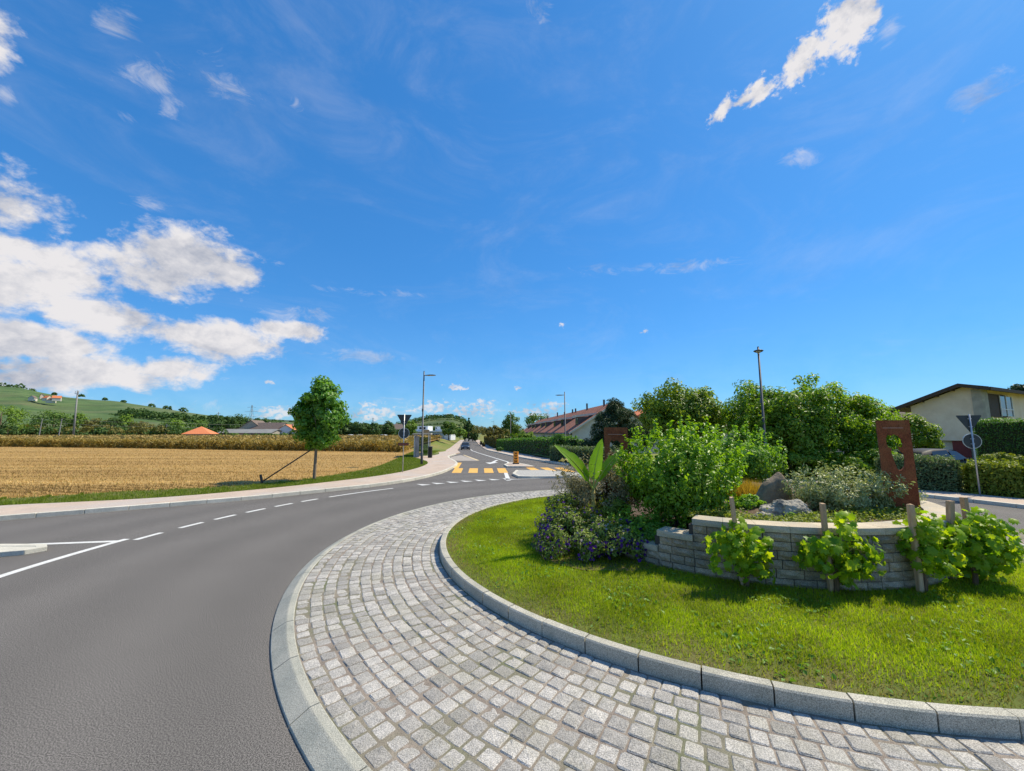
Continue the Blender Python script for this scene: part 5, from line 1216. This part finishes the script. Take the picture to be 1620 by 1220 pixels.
def row_house():
    ux, uy = -.062, .998; L = 74.0; W2 = 5.5; ze, zr = 2.55, 6.05; g0 = -.9
    o = at(905, 683, 49.0); ox, oy = o.x, 49.0
    t = thing('row_house', 'long row house with red tiled roof and a line of dormers', 'house', (ox, oy, g0), math.atan2(-ux, uy))
    # local: y along the row, x across (0 = road side eave line)
    MB().prism([(0, 0), (2 * W2, 0), (2 * W2, ze - g0), (W2, zr - g0 - .1), (0, ze - g0)], lambda p: (p[0], 0, p[1]), lambda p: (p[0], L, p[1])).build('wall', CREAM, t)
    e, s = .45, (zr - ze) / W2; rf = None
    for nm, sgn in (('roof', 1), ('roof', -1)):
        x0, x1 = (-e, W2) if sgn == 1 else (2 * W2 + e, W2); z0, z1 = ze - e * s - g0, zr - g0
        r_ = MB().hexa([(x0, -.35, z0 + .02), (x0, L + .3, z0 + .02), (x1, L + .3, z1 + .02), (x1, -.35, z1 + .02), (x0, -.35, z0 + .2), (x0, L + .3, z0 + .2), (x1, L + .3, z1 + .2), (x1, -.35, z1 + .2)]).build(nm, ROOFR, t); rf = rf or r_
    MB().hexa([(-e - .02, -.42, ze - e * s - g0 - .04), (-e - .02, -.36, ze - e * s - g0 - .04), (W2, -.36, zr - g0 - .04), (W2, -.42, zr - g0 - .04), (-e - .02, -.42, ze - e * s - g0 + .22), (-e - .02, -.36, ze - e * s - g0 + .22), (W2, -.36, zr - g0 + .22), (W2, -.42, zr - g0 + .22)]).build('barge_board', CREAM, t)
    MB().tube([(-e - .06, -.3, ze - e * s - g0 + .08), (-e - .06, L, ze - e * s - g0 + .08)], .07, 6).build('gutter', DARKPOLE, t)
    MB().tube([(-.06, .15, ze - g0 - .1), (-.06, .15, 0)], .05, 6).build('downpipe', DARKPOLE, t)
    for k in range(8):
        y0 = 2.2 + 8.6 * k + (1.6 if k % 2 else 0) - 1.0; xa = 1.15; zf = ze + xa * s - g0 + .15; dh = 1.0; xb = xa + dh / s
        d = MB().prism([(xa, zf), (xa, zf + dh), (xb + .3, zf + dh + .12)], lambda p: (p[0], y0, p[1]), lambda p: (p[0], y0 + 2.0, p[1])).build('dormer', SLATE, t)
        MB().hexa([(xa - .35, y0 - .2, zf + dh - .02), (xa - .35, y0 + 2.2, zf + dh - .02), (xb + .9, y0 + 2.2, zf + dh + .33), (xb + .9, y0 - .2, zf + dh + .33), (xa - .35, y0 - .2, zf + dh + .25), (xa - .35, y0 + 2.2, zf + dh + .25), (xb + .9, y0 + 2.2, zf + dh + .58), (xb + .9, y0 - .2, zf + dh + .58)]).build('dormer_roof', CREAM, d)
        MB().box((xa - .03, y0 + 1.0, zf + dh * .5), (.04, 1.4, .75)).build('dormer_window', DGLASS, d)
    for y0 in (.9, 2.9, 5.2, 9.5, 13.5, 18, 24): 
        w = MB().box((-.02, y0 + .5, ze - g0 - 1.35), (.06, .8, 1.35)).build('window', DGLASS, t)
        MB().box((-.035, y0 + .5, ze - g0 - .62), (.08, 1.0, .1)).build('lintel', CREAM, w); MB().box((-.05, y0 + .5, ze - g0 - 2.06), (.14, 1.0, .07)).build('sill', CONC, w)
        for q in (-.72, .72): MB().box((-.04, y0 + .5 + q, ze - g0 - 1.35), (.05, .5, 1.35)).build('shutter', WOODD, w)
    for y0, hh in ((3, .75), (12, .9), (20, .6), (22.5, .6), (30, .5), (38, .8), (52, .6), (66, .6)): MB().tube([(W2 - .5, y0, zr - g0 - .3), (W2 - .5, y0, zr - g0 + hh)], .14, 8).build('flue', DARKPOLE, t)
    MB().box((W2 - .8, -.02, ze - g0 + 1.1), (1.2, .06, 1.2)).build('gable_window', DGLASS, t)
row_house()
def simple_house(name, label, c, rz, L, W, he, hr, wallm, roofm, eave=.4, windows=True, hip=False, chim=True):
    t = thing(name, label, 'house', c, rz)
    MB().prism([(-W / 2, -.5), (W / 2, -.5), (W / 2, he), (0, hr if not hip else he), (-W / 2, he)], lambda p: (p[0], -L / 2, p[1]), lambda p: (p[0], L / 2, p[1])).build('wall', wallm, t)
    s = (hr - he) / (W / 2)
    if hip:
        i = L / 2 - W / 2 if L > W else .05; b = MB()
        A = [(-W / 2 - eave, -L / 2 - eave, he - .02), (W / 2 + eave, -L / 2 - eave, he - .02), (W / 2 + eave, L / 2 + eave, he - .02), (-W / 2 - eave, L / 2 + eave, he - .02)]; T = [(0, -i, hr), (0, i, hr)]
        b.v = A + T; b.f = [(0, 1, 4), (1, 2, 5, 4), (2, 3, 5), (3, 0, 4, 5), (3, 2, 1, 0)]; rf = b.build('roof', roofm, t)
    else:
        for sg in (-1, 1):
            x0 = sg * (W / 2 + eave); z0 = he - eave * s
            rf = MB().hexa([(x0, -L / 2 - eave, z0 + .02), (x0, L / 2 + eave, z0 + .02), (0, L / 2 + eave, hr + .02), (0, -L / 2 - eave, hr + .02), (x0, -L / 2 - eave, z0 + .2), (x0, L / 2 + eave, z0 + .2), (0, L / 2 + eave, hr + .2), (0, -L / 2 - eave, hr + .2)]).build('roof', roofm, t)
    if chim: MB().box((W * .15, L * .15, hr - .1), (.6, .6, 1.4)).build('chimney', CONC, rf)
    if windows:
        for sg in (-1, 1):
            for k in range(max(1, int(L // 3.2))):
                y0 = -L / 2 + 1.6 + 3.2 * k; w = MB().box((sg * (W / 2 + .01), y0, he * .55), (.06, 1.0, 1.2)).build('window', DGLASS, t); MB().box((sg * (W / 2 + .04), y0, he * .55 - .65), (.12, 1.2, .08)).build('sill', WHITEM, w)
            for x0 in (-W / 4, W / 4):
                w = MB().box((x0, sg * (L / 2 + .01), he * .55), (1.0, .06, 1.2)).build('window', DGLASS, t); MB().box((x0, sg * (L / 2 + .04), he * .55 - .65), (1.2, .12, .08)).build('sill', WHITEM, w)
    return t
def hpos(px, Y): d = at(px, 684, Y); return d.x
simple_house('house', 'pale gabled house glimpsed between the two green trees', (hpos(1180, 46), 46, -.2), R(15), 9, 9, 3.0, 4.6, CREAM, ROOFB)
simple_house('house', 'grey brown roofed house behind the near rusted steel panel', (hpos(1395, 58), 58, 0), R(60), 11, 9, 3.4, 5.9, CREAM2, ROOFB)
simple_house('house', 'house with an orange roof edge showing behind the pine', (hpos(1012, 62), 64, -.5), R(5), 10, 9, 4.0, 6.2, CREAM, ROOFO)
# cream house at the right
def cream_house():
    f = Vector((.9, .436, 0)); g = Vector((-.436, .9, 0)); C = at(1556, 684, 36.0); C.z = .1
    t = thing('cream_house', 'cream rendered house with dark overhanging roof at the right edge', 'house', C, math.atan2(f.y, f.x))
    # local x = along facade (f), local y = along gable (g)
    Lx, Ly = 14.0, 4.7; zo = 1.62; ridge = .95; zr, ze, zf = 6.72, 4.55, 6.35
    roofz = lambda y: zf + (zr - zf) * (y + .5) / (ridge + .5) if y < ridge else zr + (ze - zr) * (y - ridge) / (6.1 - ridge)
    MB().prism([(0, zo), (Ly, zo), (Ly, roofz(Ly) - .12), (ridge, zr - .12), (0, roofz(0) - .12)], lambda p: (0, p[0], p[1]), lambda p: (Lx, p[0], p[1])).build('upper_wall', CREAM2, t)
    MB().box((Lx / 2 + .25, Ly / 2 - .1, zo / 2 - .15), (Lx - .5, Ly - .9, zo + .28)).build('lower_wall', CREAM, t)
    MB().box((.28, Ly - .35, zo / 2 - .1), (.4, .5, zo + .18)).build('pillar', CONC, t)
    MB().box((.22, 1.55, .85), (.1, 1.15, 1.55)).build('door', mat('dark_red_door', (.16, .03, .03), (.2, .04, .035), scale=4, rough=.6), t)
    def slab(nm, y0, z0, y1, z1, m):
        return MB().hexa([(-.9, y0, z0), (Lx + .6, y0, z0), (Lx + .6, y1, z1), (-.9, y1, z1), (-.9, y0, z0 + .16), (Lx + .6, y0, z0 + .16), (Lx + .6, y1, z1 + .16), (-.9, y1, z1 + .16)]).build(nm, m, t)
    slab('roof', 6.1, ze, ridge, zr, ROOFB); slab('roof', ridge, zr, -.9, zf - .1, ROOFB)
    def board(y0, z0, y1, z1): MB().hexa([(-.97, y0, z0 - .14), (-.91, y0, z0 - .14), (-.91, y1, z1 - .14), (-.97, y1, z1 - .14), (-.97, y0, z0 + .19), (-.91, y0, z0 + .19), (-.91, y1, z1 + .19), (-.97, y1, z1 + .19)]).build('barge_board', WOODD, t)
    board(6.15, ze, ridge, zr); board(ridge, zr, -.92, zf - .1)
    MB().box((Lx / 2, -.95, zf - .08), (Lx + 1.6, .08, .3)).build('fascia', WOODD, t)
    for k in range(5): yy = 1.5 + k * 1.1; MB().box((-.45, yy, roofz(yy) - .12), (.9, .12, .18)).build('rafter_end', WOODD, t)
    MB().prism([(0, -.32), (1.0, -.32), (1.5, -.15), (1.5, .4), (-.12, .4), (-.12, -.2)], lambda p: (p[0], p[1], .4), lambda p: (p[0], p[1], zf - .05)).build('chimney_breast', mat('grey_render', (.36, .32, .26), (.46, .41, .33), scale=2, rough=.92, c3=(.32, .30, .25), patch_scale=1.5), t)
    MB().box((4.0, -.05, 4.9), (4.6, .16, 2.2)).build('timber_cladding', WOODD, t)
    w = MB().box((6.0, -.16, 4.9), (3.2, .06, 1.9)).build('window', DGLASS, t)
    for x0 in (4.4, 6.0, 7.6): MB().box((x0, -.21, 4.9), (.09, .06, 2.0)).build('mullion', WHITEM, w)
    MB().box((6.0, -.21, 4.6), (3.2, .05, .07)).build('transom', WHITEM, w)
cream_house()
q = at(1614, 605, 60); tree('conifer', 'dark conifer top showing above the cream house roof', (q.x, 60, 0), (q.x, 60, 7.2), (2.0, 2.0, 3.2), 40, .7, 2600, .5, .2, PINE, .2, 4)

# ------------------------------------------------------------------ far distance
FARG = [leafmat('far_leaf_dark', (0.042, 0.096, 0.024), (0.102, 0.174, 0.042), .25, (1.4, 1.4, .6), .7), leafmat('far_leaf_mid', (0.072, 0.150, 0.024), (0.156, 0.252, 0.042), .3, (1.4, 1.4, .6), .7),
        leafmat('far_leaf_bright', (0.108, 0.216, 0.024), (0.228, 0.336, 0.042), .3, (1.4, 1.4, .6), .7), leafmat('far_leaf_olive', (0.120, 0.126, 0.030), (0.240, 0.216, 0.060), .3, (1.4, 1.3, .6), .7)]
def far_tree(label, px, top, w, Y, mi, n=900, bot=694, shape=1.0, nm='tree', low=-.85, tk=.2):
    c0 = at(px, top, Y); c1 = at(px, bot, Y); zb = min(c1.z, .3); hh = c0.z - zb; rx = w / 2 * Y / F_PX
    far_c = (c0.x, Y, zb + hh * .54)
    return tree(nm, label, (c0.x, Y, zb), far_c, (rx * 1.22, rx * 1.22, hh * .56), int(30 + rx * 3), min(rx, hh * .4) * .42, n, Y * .0042, Y * .003, FARG[mi], tk * hh / 6, 2, cat='tree', group='trees in the distance', low=low, inner=.5)
far = [('bright green round tree at the left edge behind the corn', 5, 640, 66, 150, 2, 1500), ('low dark bush under the leftmost round tree', 14, 672, 36, 145, 0, 700), ('olive bush right of the leftmost round tree', 50, 673, 40, 165, 3, 700),
       ('wide green tree left of the leaning utility pole', 88, 648, 56, 180, 1, 1300), ('green tree directly right of the utility pole', 126, 653, 26, 185, 2, 600), ('olive tree with a rusty crown behind the railway masts', 160, 659, 42, 190, 3, 900),
       ('dark dense tree beside the olive tree behind the corn', 181, 660, 34, 180, 0, 900), ('bright round tree in the middle of the left tree line', 201, 655, 30, 185, 2, 900), ('low olive tree right of the bright round tree', 228, 666, 36, 175, 3, 800),
       ('light green round tree above the railway line', 277, 662, 30, 190, 2, 800), ('dark tree left of the orange roofed pavilion', 258, 670, 34, 178, 0, 800), ('green bush touching the orange roofed pavilion', 292, 676, 26, 172, 1, 600),
       ('mid green tree behind the orange roofed pavilion', 311, 664, 34, 215, 1, 800), ('dark round tree right of the orange roofed pavilion', 347, 659, 30, 200, 0, 900), ('tall rounded dark green tree left of the lattice pylon', 371, 652, 34, 205, 0, 1200),
       ('low bush in front of the brown roofed houses', 428, 686, 34, 150, 1, 500),
       ('dark tree just right of the young maple', 533, 668, 30, 165, 0, 1000), ('second dark tree right of the young maple', 552, 667, 28, 168, 0, 1000), ('dark tree above the leftmost white car', 570, 666, 28, 165, 0, 1000), ('dark broad tree above the middle white car', 590, 669, 34, 168, 0, 1000),
       ('dark round tree left of the roadside sign', 616, 667, 24, 150, 0, 900), ('bright tree behind the give way sign at the shelter', 650, 664, 22, 130, 2, 700), ('green tree in front of the white flat roofed building', 710, 667, 26, 128, 1, 1100),
       ('lighter green tree right of the white flat roofed building', 728, 678, 22, 150, 2, 600), ('round green tree beside the distant street lamp', 809, 652, 30, 95, 1, 1300), ('pale willow like tree behind the left end of the row house', 851, 652, 44, 130, 1, 1200),
       ('olive tree at the far right bend of the road', 786, 672, 34, 120, 3, 900), ('yellowish bush above the long clipped hedge', 826, 681, 40, 75, 2, 900), ('rusty olive bush beyond the long clipped hedge', 800, 685, 40, 90, 3, 900)]
for (lab, px, top, w, Y, mi, n) in far: far_tree(lab, px, top, w, Y, mi, int(n * 1.5))
for lab, px, top, w in (('tallest dark poplar at the end of the road', 742, 663, 9), ('dark poplar left of the tallest at the road end', 736, 668, 8), ('dark poplar right of the tallest at the road end', 748, 672, 9), ('short dark poplar beside the road end', 753, 680, 8)):
    far_tree(lab, px, top, w, 190, 0, 900, 700, nm='poplar_tree')
# hedgerow mass behind the corn
def wood_mass(name, label, pts, m, n, L, cat='wood'):
    P_ = []; N_ = []
    for (px, py, r, Y, k) in pts:
        c = np.array(at(px, py, Y)); rr = r * Y / F_PX; d = rdir(k); d[:, 2] = np.abs(d[:, 2]) * 1.0 - .15; P_.append(c + d * rr * rng.uniform(.7, 1.05, (k, 1))); N_.append(unit(d + rng.normal(size=(k, 3)) * .5 + np.array([0, 0, .3])))
    P_ = np.concatenate(P_); N_ = np.concatenate(N_)
    return tag(link(name, leaf_mesh(name, P_, N_, L, L * .75, .2), m), label, cat, kind='stuff')
wood_mass('hedgerow', 'dense mixed hedgerow along the far side of the corn', [(px, 690 - random.random() * 6, 9 + random.random() * 5, 158 + random.random() * 10, 130) for px in list(range(-60, 290, 9)) + list(range(336, 352, 9)) + list(range(470, 490, 9))], FARG[0], 0, .9, 'hedgerow')
wood_mass('hedgerow', 'low scattered bushes in front of the grey shed and farmhouse', [(px + random.random() * 8, 691, 4 + random.random() * 3, 148 + random.random() * 4, 90) for px in range(345, 500, 13)], FARG[1], 0, .7, 'hedgerow')
wood_mass('hedgerow', 'olive bushes scattered along the far side of the corn', [(px + random.random() * 20, 688 - random.random() * 8, 8 + random.random() * 5, 156 + random.random() * 8, 120) for px in list(range(-60, 270, 26))], FARG[3], 0, .8, 'hedgerow')
wood_mass('hedgerow', 'dark bushes under the trees behind the parked white cars', [(px, 690 - random.random() * 5, 7 + random.random() * 4, 172 + random.random() * 6, 110) for px in range(470, 660, 8)], FARG[0], 0, .8, 'hedgerow')
wood_mass('hedgerow', 'mixed far bushes along the right side of the road', [(px, 690 - random.random() * 8, 8 + random.random() * 6, 150 + random.random() * 20, 120) for px in range(756, 850, 8)], FARG[3], 0, .8, 'hedgerow')
# hills
def ridge_hill(name, label, prof, Yr, Yf, m, rows=14, rough=3.0, seed=0, power=1.0):
    n = 110; pxs = np.linspace(prof[0][0], prof[-1][0], n); V = []
    for j in range(rows + 1):
        t = j / rows; Y = Yf + (Yr - Yf) * t
        for px in pxs:
            top = at(px, pl(prof, px), Yr); k = (3 * t * t - 2 * t ** 3) * .5 + t * .5
            V.append((top.x * (Y / Yr) ** power, Y, -2.5 + (top.z + 2.5) * k + (mnoise.noise(Vector((px * .02, j * .6, seed))) * rough * math.sin(math.pi * t))))
    for px in pxs:
        top = at(px, pl(prof, px), Yr); V.append((top.x * 1.3, Yr * 1.3, -5))
    Fc = [(j * n + i, j * n + i + 1, (j + 1) * n + i + 1, (j + 1) * n + i) for j in range(rows + 1) for i in range(n - 1)]
    return tag(link(name, np_mesh(name, V, Fc, True), m), label, 'hill', kind='structure')
VINEYARD = mat('vineyard_slope', (.04, .085, .022), (.11, .17, .05), scale=.035, detail=8, rough=.95, bump=.6, bscale=.25, stretch=(.5, 1, 6.0), c3=(.13, .14, .06), patch_scale=.009, bdist=1.0)
ridge_hill('hill', 'green vineyard hill rising at the left', [(-900, 540), (-400, 575), (-150, 600), (0, 611), (30, 613), (60, 620), (100, 628), (150, 633), (180, 634), (215, 640), (250, 645), (300, 653), (350, 660), (420, 665), (500, 671), (600, 678)], 820, 330, VINEYARD)
DISTH = mat('distant_wooded_slope', (.045, .075, .045), (.075, .105, .06), scale=.03, rough=.95)
ridge_hill('hill', 'low dark wooded ridge along the horizon', [(300, 668), (420, 663), (520, 668), (620, 672), (700, 675), (800, 682), (1000, 681), (1400, 676), (1900, 670), (2600, 676)], 1500, 900, DISTH, 6)
FORH = mat('wooded_hill_ground', (.045, .075, .03), (.10, .13, .045), scale=.05, rough=.95, c3=(.14, .16, .05), patch_scale=.03)
ridge_hill('hill', 'rounded wooded hill behind the white building', [(560, 690), (610, 680), (650, 667), (680, 661), (715, 659), (730, 664), (745, 676), (760, 690)], 420, 260, FORH, 8, 1.0)
wood_mass('woodland', 'woodland covering the rounded hill behind the white building', [(px, 690 - (690 - pl([(560, 690), (610, 680), (650, 667), (680, 661), (715, 659), (730, 664), (745, 676), (760, 690)], px)) * f, 5 + random.random() * 3, 280 + 140 * f, 40) for px in range(630, 752, 3) for f in (.3, .5, .7, .85, .97) if px > 680 or random.random() < .75], FARG[0], 0, 1.8, 'woodland')
wood_mass('woodland', 'dark belt of woodland low on the vineyard hill', [(px + random.random() * 6, pl([(150, 655), (200, 652), (250, 654), (300, 660), (350, 663), (420, 668)], px) + random.random() * 12, 5 + random.random() * 4, 520 + random.random() * 60, 60) for px in range(175, 440, 2)], FARG[0], 0, 3.2, 'woodland')
wood_mass('woodland', 'clumps of trees along the vineyard hill crest', [(px, py, r, 790, 60) for px, py, r in ((4, 612, 8), (18, 614, 7), (30, 614, 8), (50, 620, 6), (16, 624, 7), (129, 627, 4), (166, 632, 3), (4, 630, 9), (86, 624, 3), (196, 636, 3), (240, 643, 5), (265, 647, 6), (290, 650, 6), (60, 634, 5), (90, 634, 5))], FARG[0], 0, 4.2, 'woodland')
wood_mass('woodland', 'trees along the low dark ridge on the horizon', [(px + random.random() * 10, pl([(300, 668), (420, 664), (520, 669), (620, 673), (700, 676), (800, 683)], px) + 2 + random.random() * 4, 4 + random.random() * 4, 880, 30) for px in range(300, 800, 8)], FARG[0], 0, 5, 'woodland')
# village on the hill
for k, (lab, px, py, w, rm) in enumerate((('small white house with tan roof at the left of the hill village', 52, 631, 8, ROOFB), ('pale yellow house highest in the hill village', 66, 628, 5, ROOFO), ('white house with orange roof in the middle of the hill village', 75, 631, 8, ROOFO), ('white house lowest in the hill village', 81, 634, 7, ROOFB), ('orange roofed house at the right of the hill village', 90, 631, 7, ROOFO))):
    q = at(px, py, 600); simple_house('village_house', lab, (q.x, 600, q.z - 3), R(30 + 25 * k), 9, w * 600 / F_PX * .85, 4.2, 7.6, CREAM, rm, windows=False, chim=False)
# houses behind the corn
def far_house(lab, px, Y, base, L, W, he, hr, rz, wm, rm, **kw):
    return simple_house('house', lab, (hpos(px, Y), Y, base), R(rz), L, W, he, hr, wm, rm, **kw)
far_house('pavilion with a bright orange pyramid roof behind the corn', 318, 150, 0, 7.5, 7.5, 1.9, 4.7, 20, CREAM, ROOFO, hip=True, windows=False, chim=False, eave=.8)
METALR = mat('pale_metal_roof', (.24, .235, .21), (.30, .29, .26), scale=.5, rough=.6)
far_house('long low shed with pale grey roof right of the orange pavilion', 398, 165, 0, 24, 8, 2.2, 3.6, 82, CONC, METALR, chim=False)
far_house('grey gabled barn behind the long low shed', 405, 190, 0, 12, 12, 3.5, 8.0, 10, CONC, ROOFB, chim=False)
far_house('brown roofed farmhouse left of the young maple', 428, 185, 0, 16, 9, 3.5, 6.8, 75, CREAM, ROOFB)
far_house('white house with red gable just left of the young maple', 456, 170, 0, 9, 8, 2.9, 5.6, 15, WHITEM, ROOFO)
far_house('dark red building with overhanging roof behind the give way sign', 630, 185, -.5, 16, 11, 4.2, 6.6, 70, mat('dark_red_render', (.17, .06, .05), (.22, .08, .065), scale=1, rough=.9), ROOFB)
# white flat roofed building
wb = thing('office_building', 'white flat roofed commercial building behind the bus shelter', 'building', (hpos(676, 165), 165, -1.0), R(-8))
WB = mat('white_cladding', (.66, .69, .70), (.74, .76, .77), scale=.5, rough=.6); BLC = mat('blue_grey_cladding', (.30, .38, .43), (.36, .44, .49), scale=.5, rough=.6)
MB().box((0, 4, 1.9), (14.5, 8, 4.2)).build('ground_floor', BLC, wb); MB().box((-.5, 3.8, 3.9), (16, 9, .5)).build('flat_roof', WB, wb)
MB().box((-3.6, 4.5, 5.1), (6.5, 6, 2.0)).build('upper_floor', WB, wb); MB().box((4.2, 4.5, 5.0), (3.2, 4, 1.8)).build('roof_box', WB, wb); MB().box((8.6, 3.6, 1.6), (2.8, 7, 2.6)).build('annex', WB, wb)
for x in (-5.5, -3, -.5, 2, 4.5): 
    w = MB().box((x, -.03, 2.0), (1.9, .08, 1.5)).build('window', DGLASS, wb); MB().box((x, -.08, 2.0), (.07, .05, 1.5)).build('mullion', WHITEM, w)
for x in (-5.4, -3.6, -1.8): MB().box((x, 1.47, 5.2), (.9, .08, .9)).build('window', DGLASS, wb)
MB().box((3.4, 1.47, 5.2), (.4, .08, .9)).build('window', DGLASS, wb); MB().box((5.2, 2.47, 5.1), (.5, .08, .9)).build('window', DGLASS, wb)
hb = thing('hoarding', 'tan hoarding board standing above the bus shelter', 'sign', (hpos(674, 120), 120, -1.4))
for x in (-.8, .8): MB().tube([(x, 0, 0), (x, 0, 4.5)], .06, 6).build('post', GALV, hb)
MB().box((0, 0, 3.95), (2.0, .08, 1.5)).build('board', mat('tan_board', (.50, .33, .16), (.56, .38, .20), scale=2, rough=.7), hb)
# masts and poles
POLEC = mat('concrete_pole', (0.248, 0.248, 0.231), (0.297, 0.292, 0.275), scale=2, rough=.85)
up_ = thing('utility_pole', 'tall leaning concrete utility pole left behind the corn', 'pole', (at(116, 690, 150).x, 150, .1))
a = at(123, 618, 150) - Vector(up_.location)
MB().tube([(0, 0, -.2), a], [.32, .2], 8).build('shaft', POLEC, up_, smooth=True)
MB().box((a.x - .2, 0, a.z - 1.2), (1.5, .14, .14)).build('crossarm', POLEC, up_)
for x in (-.85, .45): MB().tube([(a.x + x, 0, a.z - 1.2), (a.x + x, 0, a.z - .2)], .07, 6).build('insulator', POLEC, up_)
for lab, px, top, Y in (('leftmost pale railway mast behind the corn', 67, 663, 140), ('pale railway mast second from the left behind the corn', 98, 663, 128), ('thin pale railway mast behind the middle of the corn', 264, 671, 160)):
    q = at(px, top, Y); t = thing('railway_mast', lab, 'mast', (q.x - .4, Y, .1), group='railway masts')
    MB().tube([(0, 0, -.1), (.4, 0, q.z)], [.16, .11], 7).build('shaft', POLEC, t); MB().box((.9, 0, q.z - .5), (1.3, .08, .08)).build('bracket', POLEC, t)
wl = MB()
for y0, y1, k in ((662, 668, 0), (669, 674, 1)):
    pts = [at(-60, y0 - 1.5, 150), at(67, y0, 150), at(98, y0 + .4, 150), at(264, y1, 160), at(420, y1 + 3, 190)]
    fine = []
    for p_, q_ in zip(pts, pts[1:]):
        for s in range(8): u = s / 8; fine.append(p_.lerp(q_, u) - Vector((0, 0, .6 * 4 * u * (1 - u))))
    wl2 = MB(); wl2.tube(fine + [pts[-1]], .03, 4); tag(wl2.build('overhead_wire', POLEC), 'upper overhead railway wire above the corn' if k == 0 else 'lower overhead railway wire above the corn', 'wire')
def pylon(lab, px, top, bot, Y):
    a, b_ = at(px, top, Y), at(px, bot, Y); hh = a.z - b_.z; t = thing('electricity_pylon', lab, 'pylon', b_, group='lattice pylons'); L_ = MB(); w = hh * .09
    lv = [0, .25, .45, .62, .76, .88, 1.0]; wd = [w * (1 - f) + .25 for f in lv]
    for s, d in ((1, 1), (1, -1), (-1, 1), (-1, -1)):
        L_.tube([(s * wd[k], d * wd[k], hh * lv[k]) for k in range(7)], .16, 4)
    for k in range(6):
        for s in (1, -1): L_.tube([(s * wd[k], wd[k], hh * lv[k]), (-s * wd[k + 1], wd[k + 1], hh * lv[k + 1])], .09, 4)
    L_.build('lattice', GALV, t)
    for f, ww in ((.62, .17), (.78, .22), (.92, .14)): MB().tube([(-hh * ww, 0, hh * f), (0, 0, hh * f + .9), (hh * ww, 0, hh * f)], .14, 4).build('crossarm', GALV, t)
pylon('lattice electricity pylon behind the grey barn', 395, 641, 690, 430)
pylon('lattice electricity pylon right of the young maple', 589, 661, 690, 600)
q = at(346, 652, 300); t = thing('utility_pole', 'wooden utility pole on the hillside left of the grey barn', 'pole', (q.x, 300, 0)); MB().tube([(0, 0, 0), (0, 0, q.z)], .2, 6).build('shaft', POLEC, t); MB().box((0, 0, q.z - 1), (3, .2, .2)).build('crossarm', POLEC, t)
for lab, px, py, Y in (('dark planter tub nearest on the far pavement', 757, 703.5, 105), ('dark planter tub farther along the far pavement', 751, 701, 125)):
    t = thing('planter_tub', lab, 'planter', (rk(Y) + .6, Y, H(0, Y) + .1)); MB().tube([(0, 0, 0), (0, 0, .6)], [.4, .5], 10).build('tub', BLACKP, t); p_, n_ = clump_leaves((0, 0, .8), (.6, .6, .4), 10, .25, 300); link('foliage', leaf_mesh('foliage', p_, n_, .3, .15), FARG[3], t)
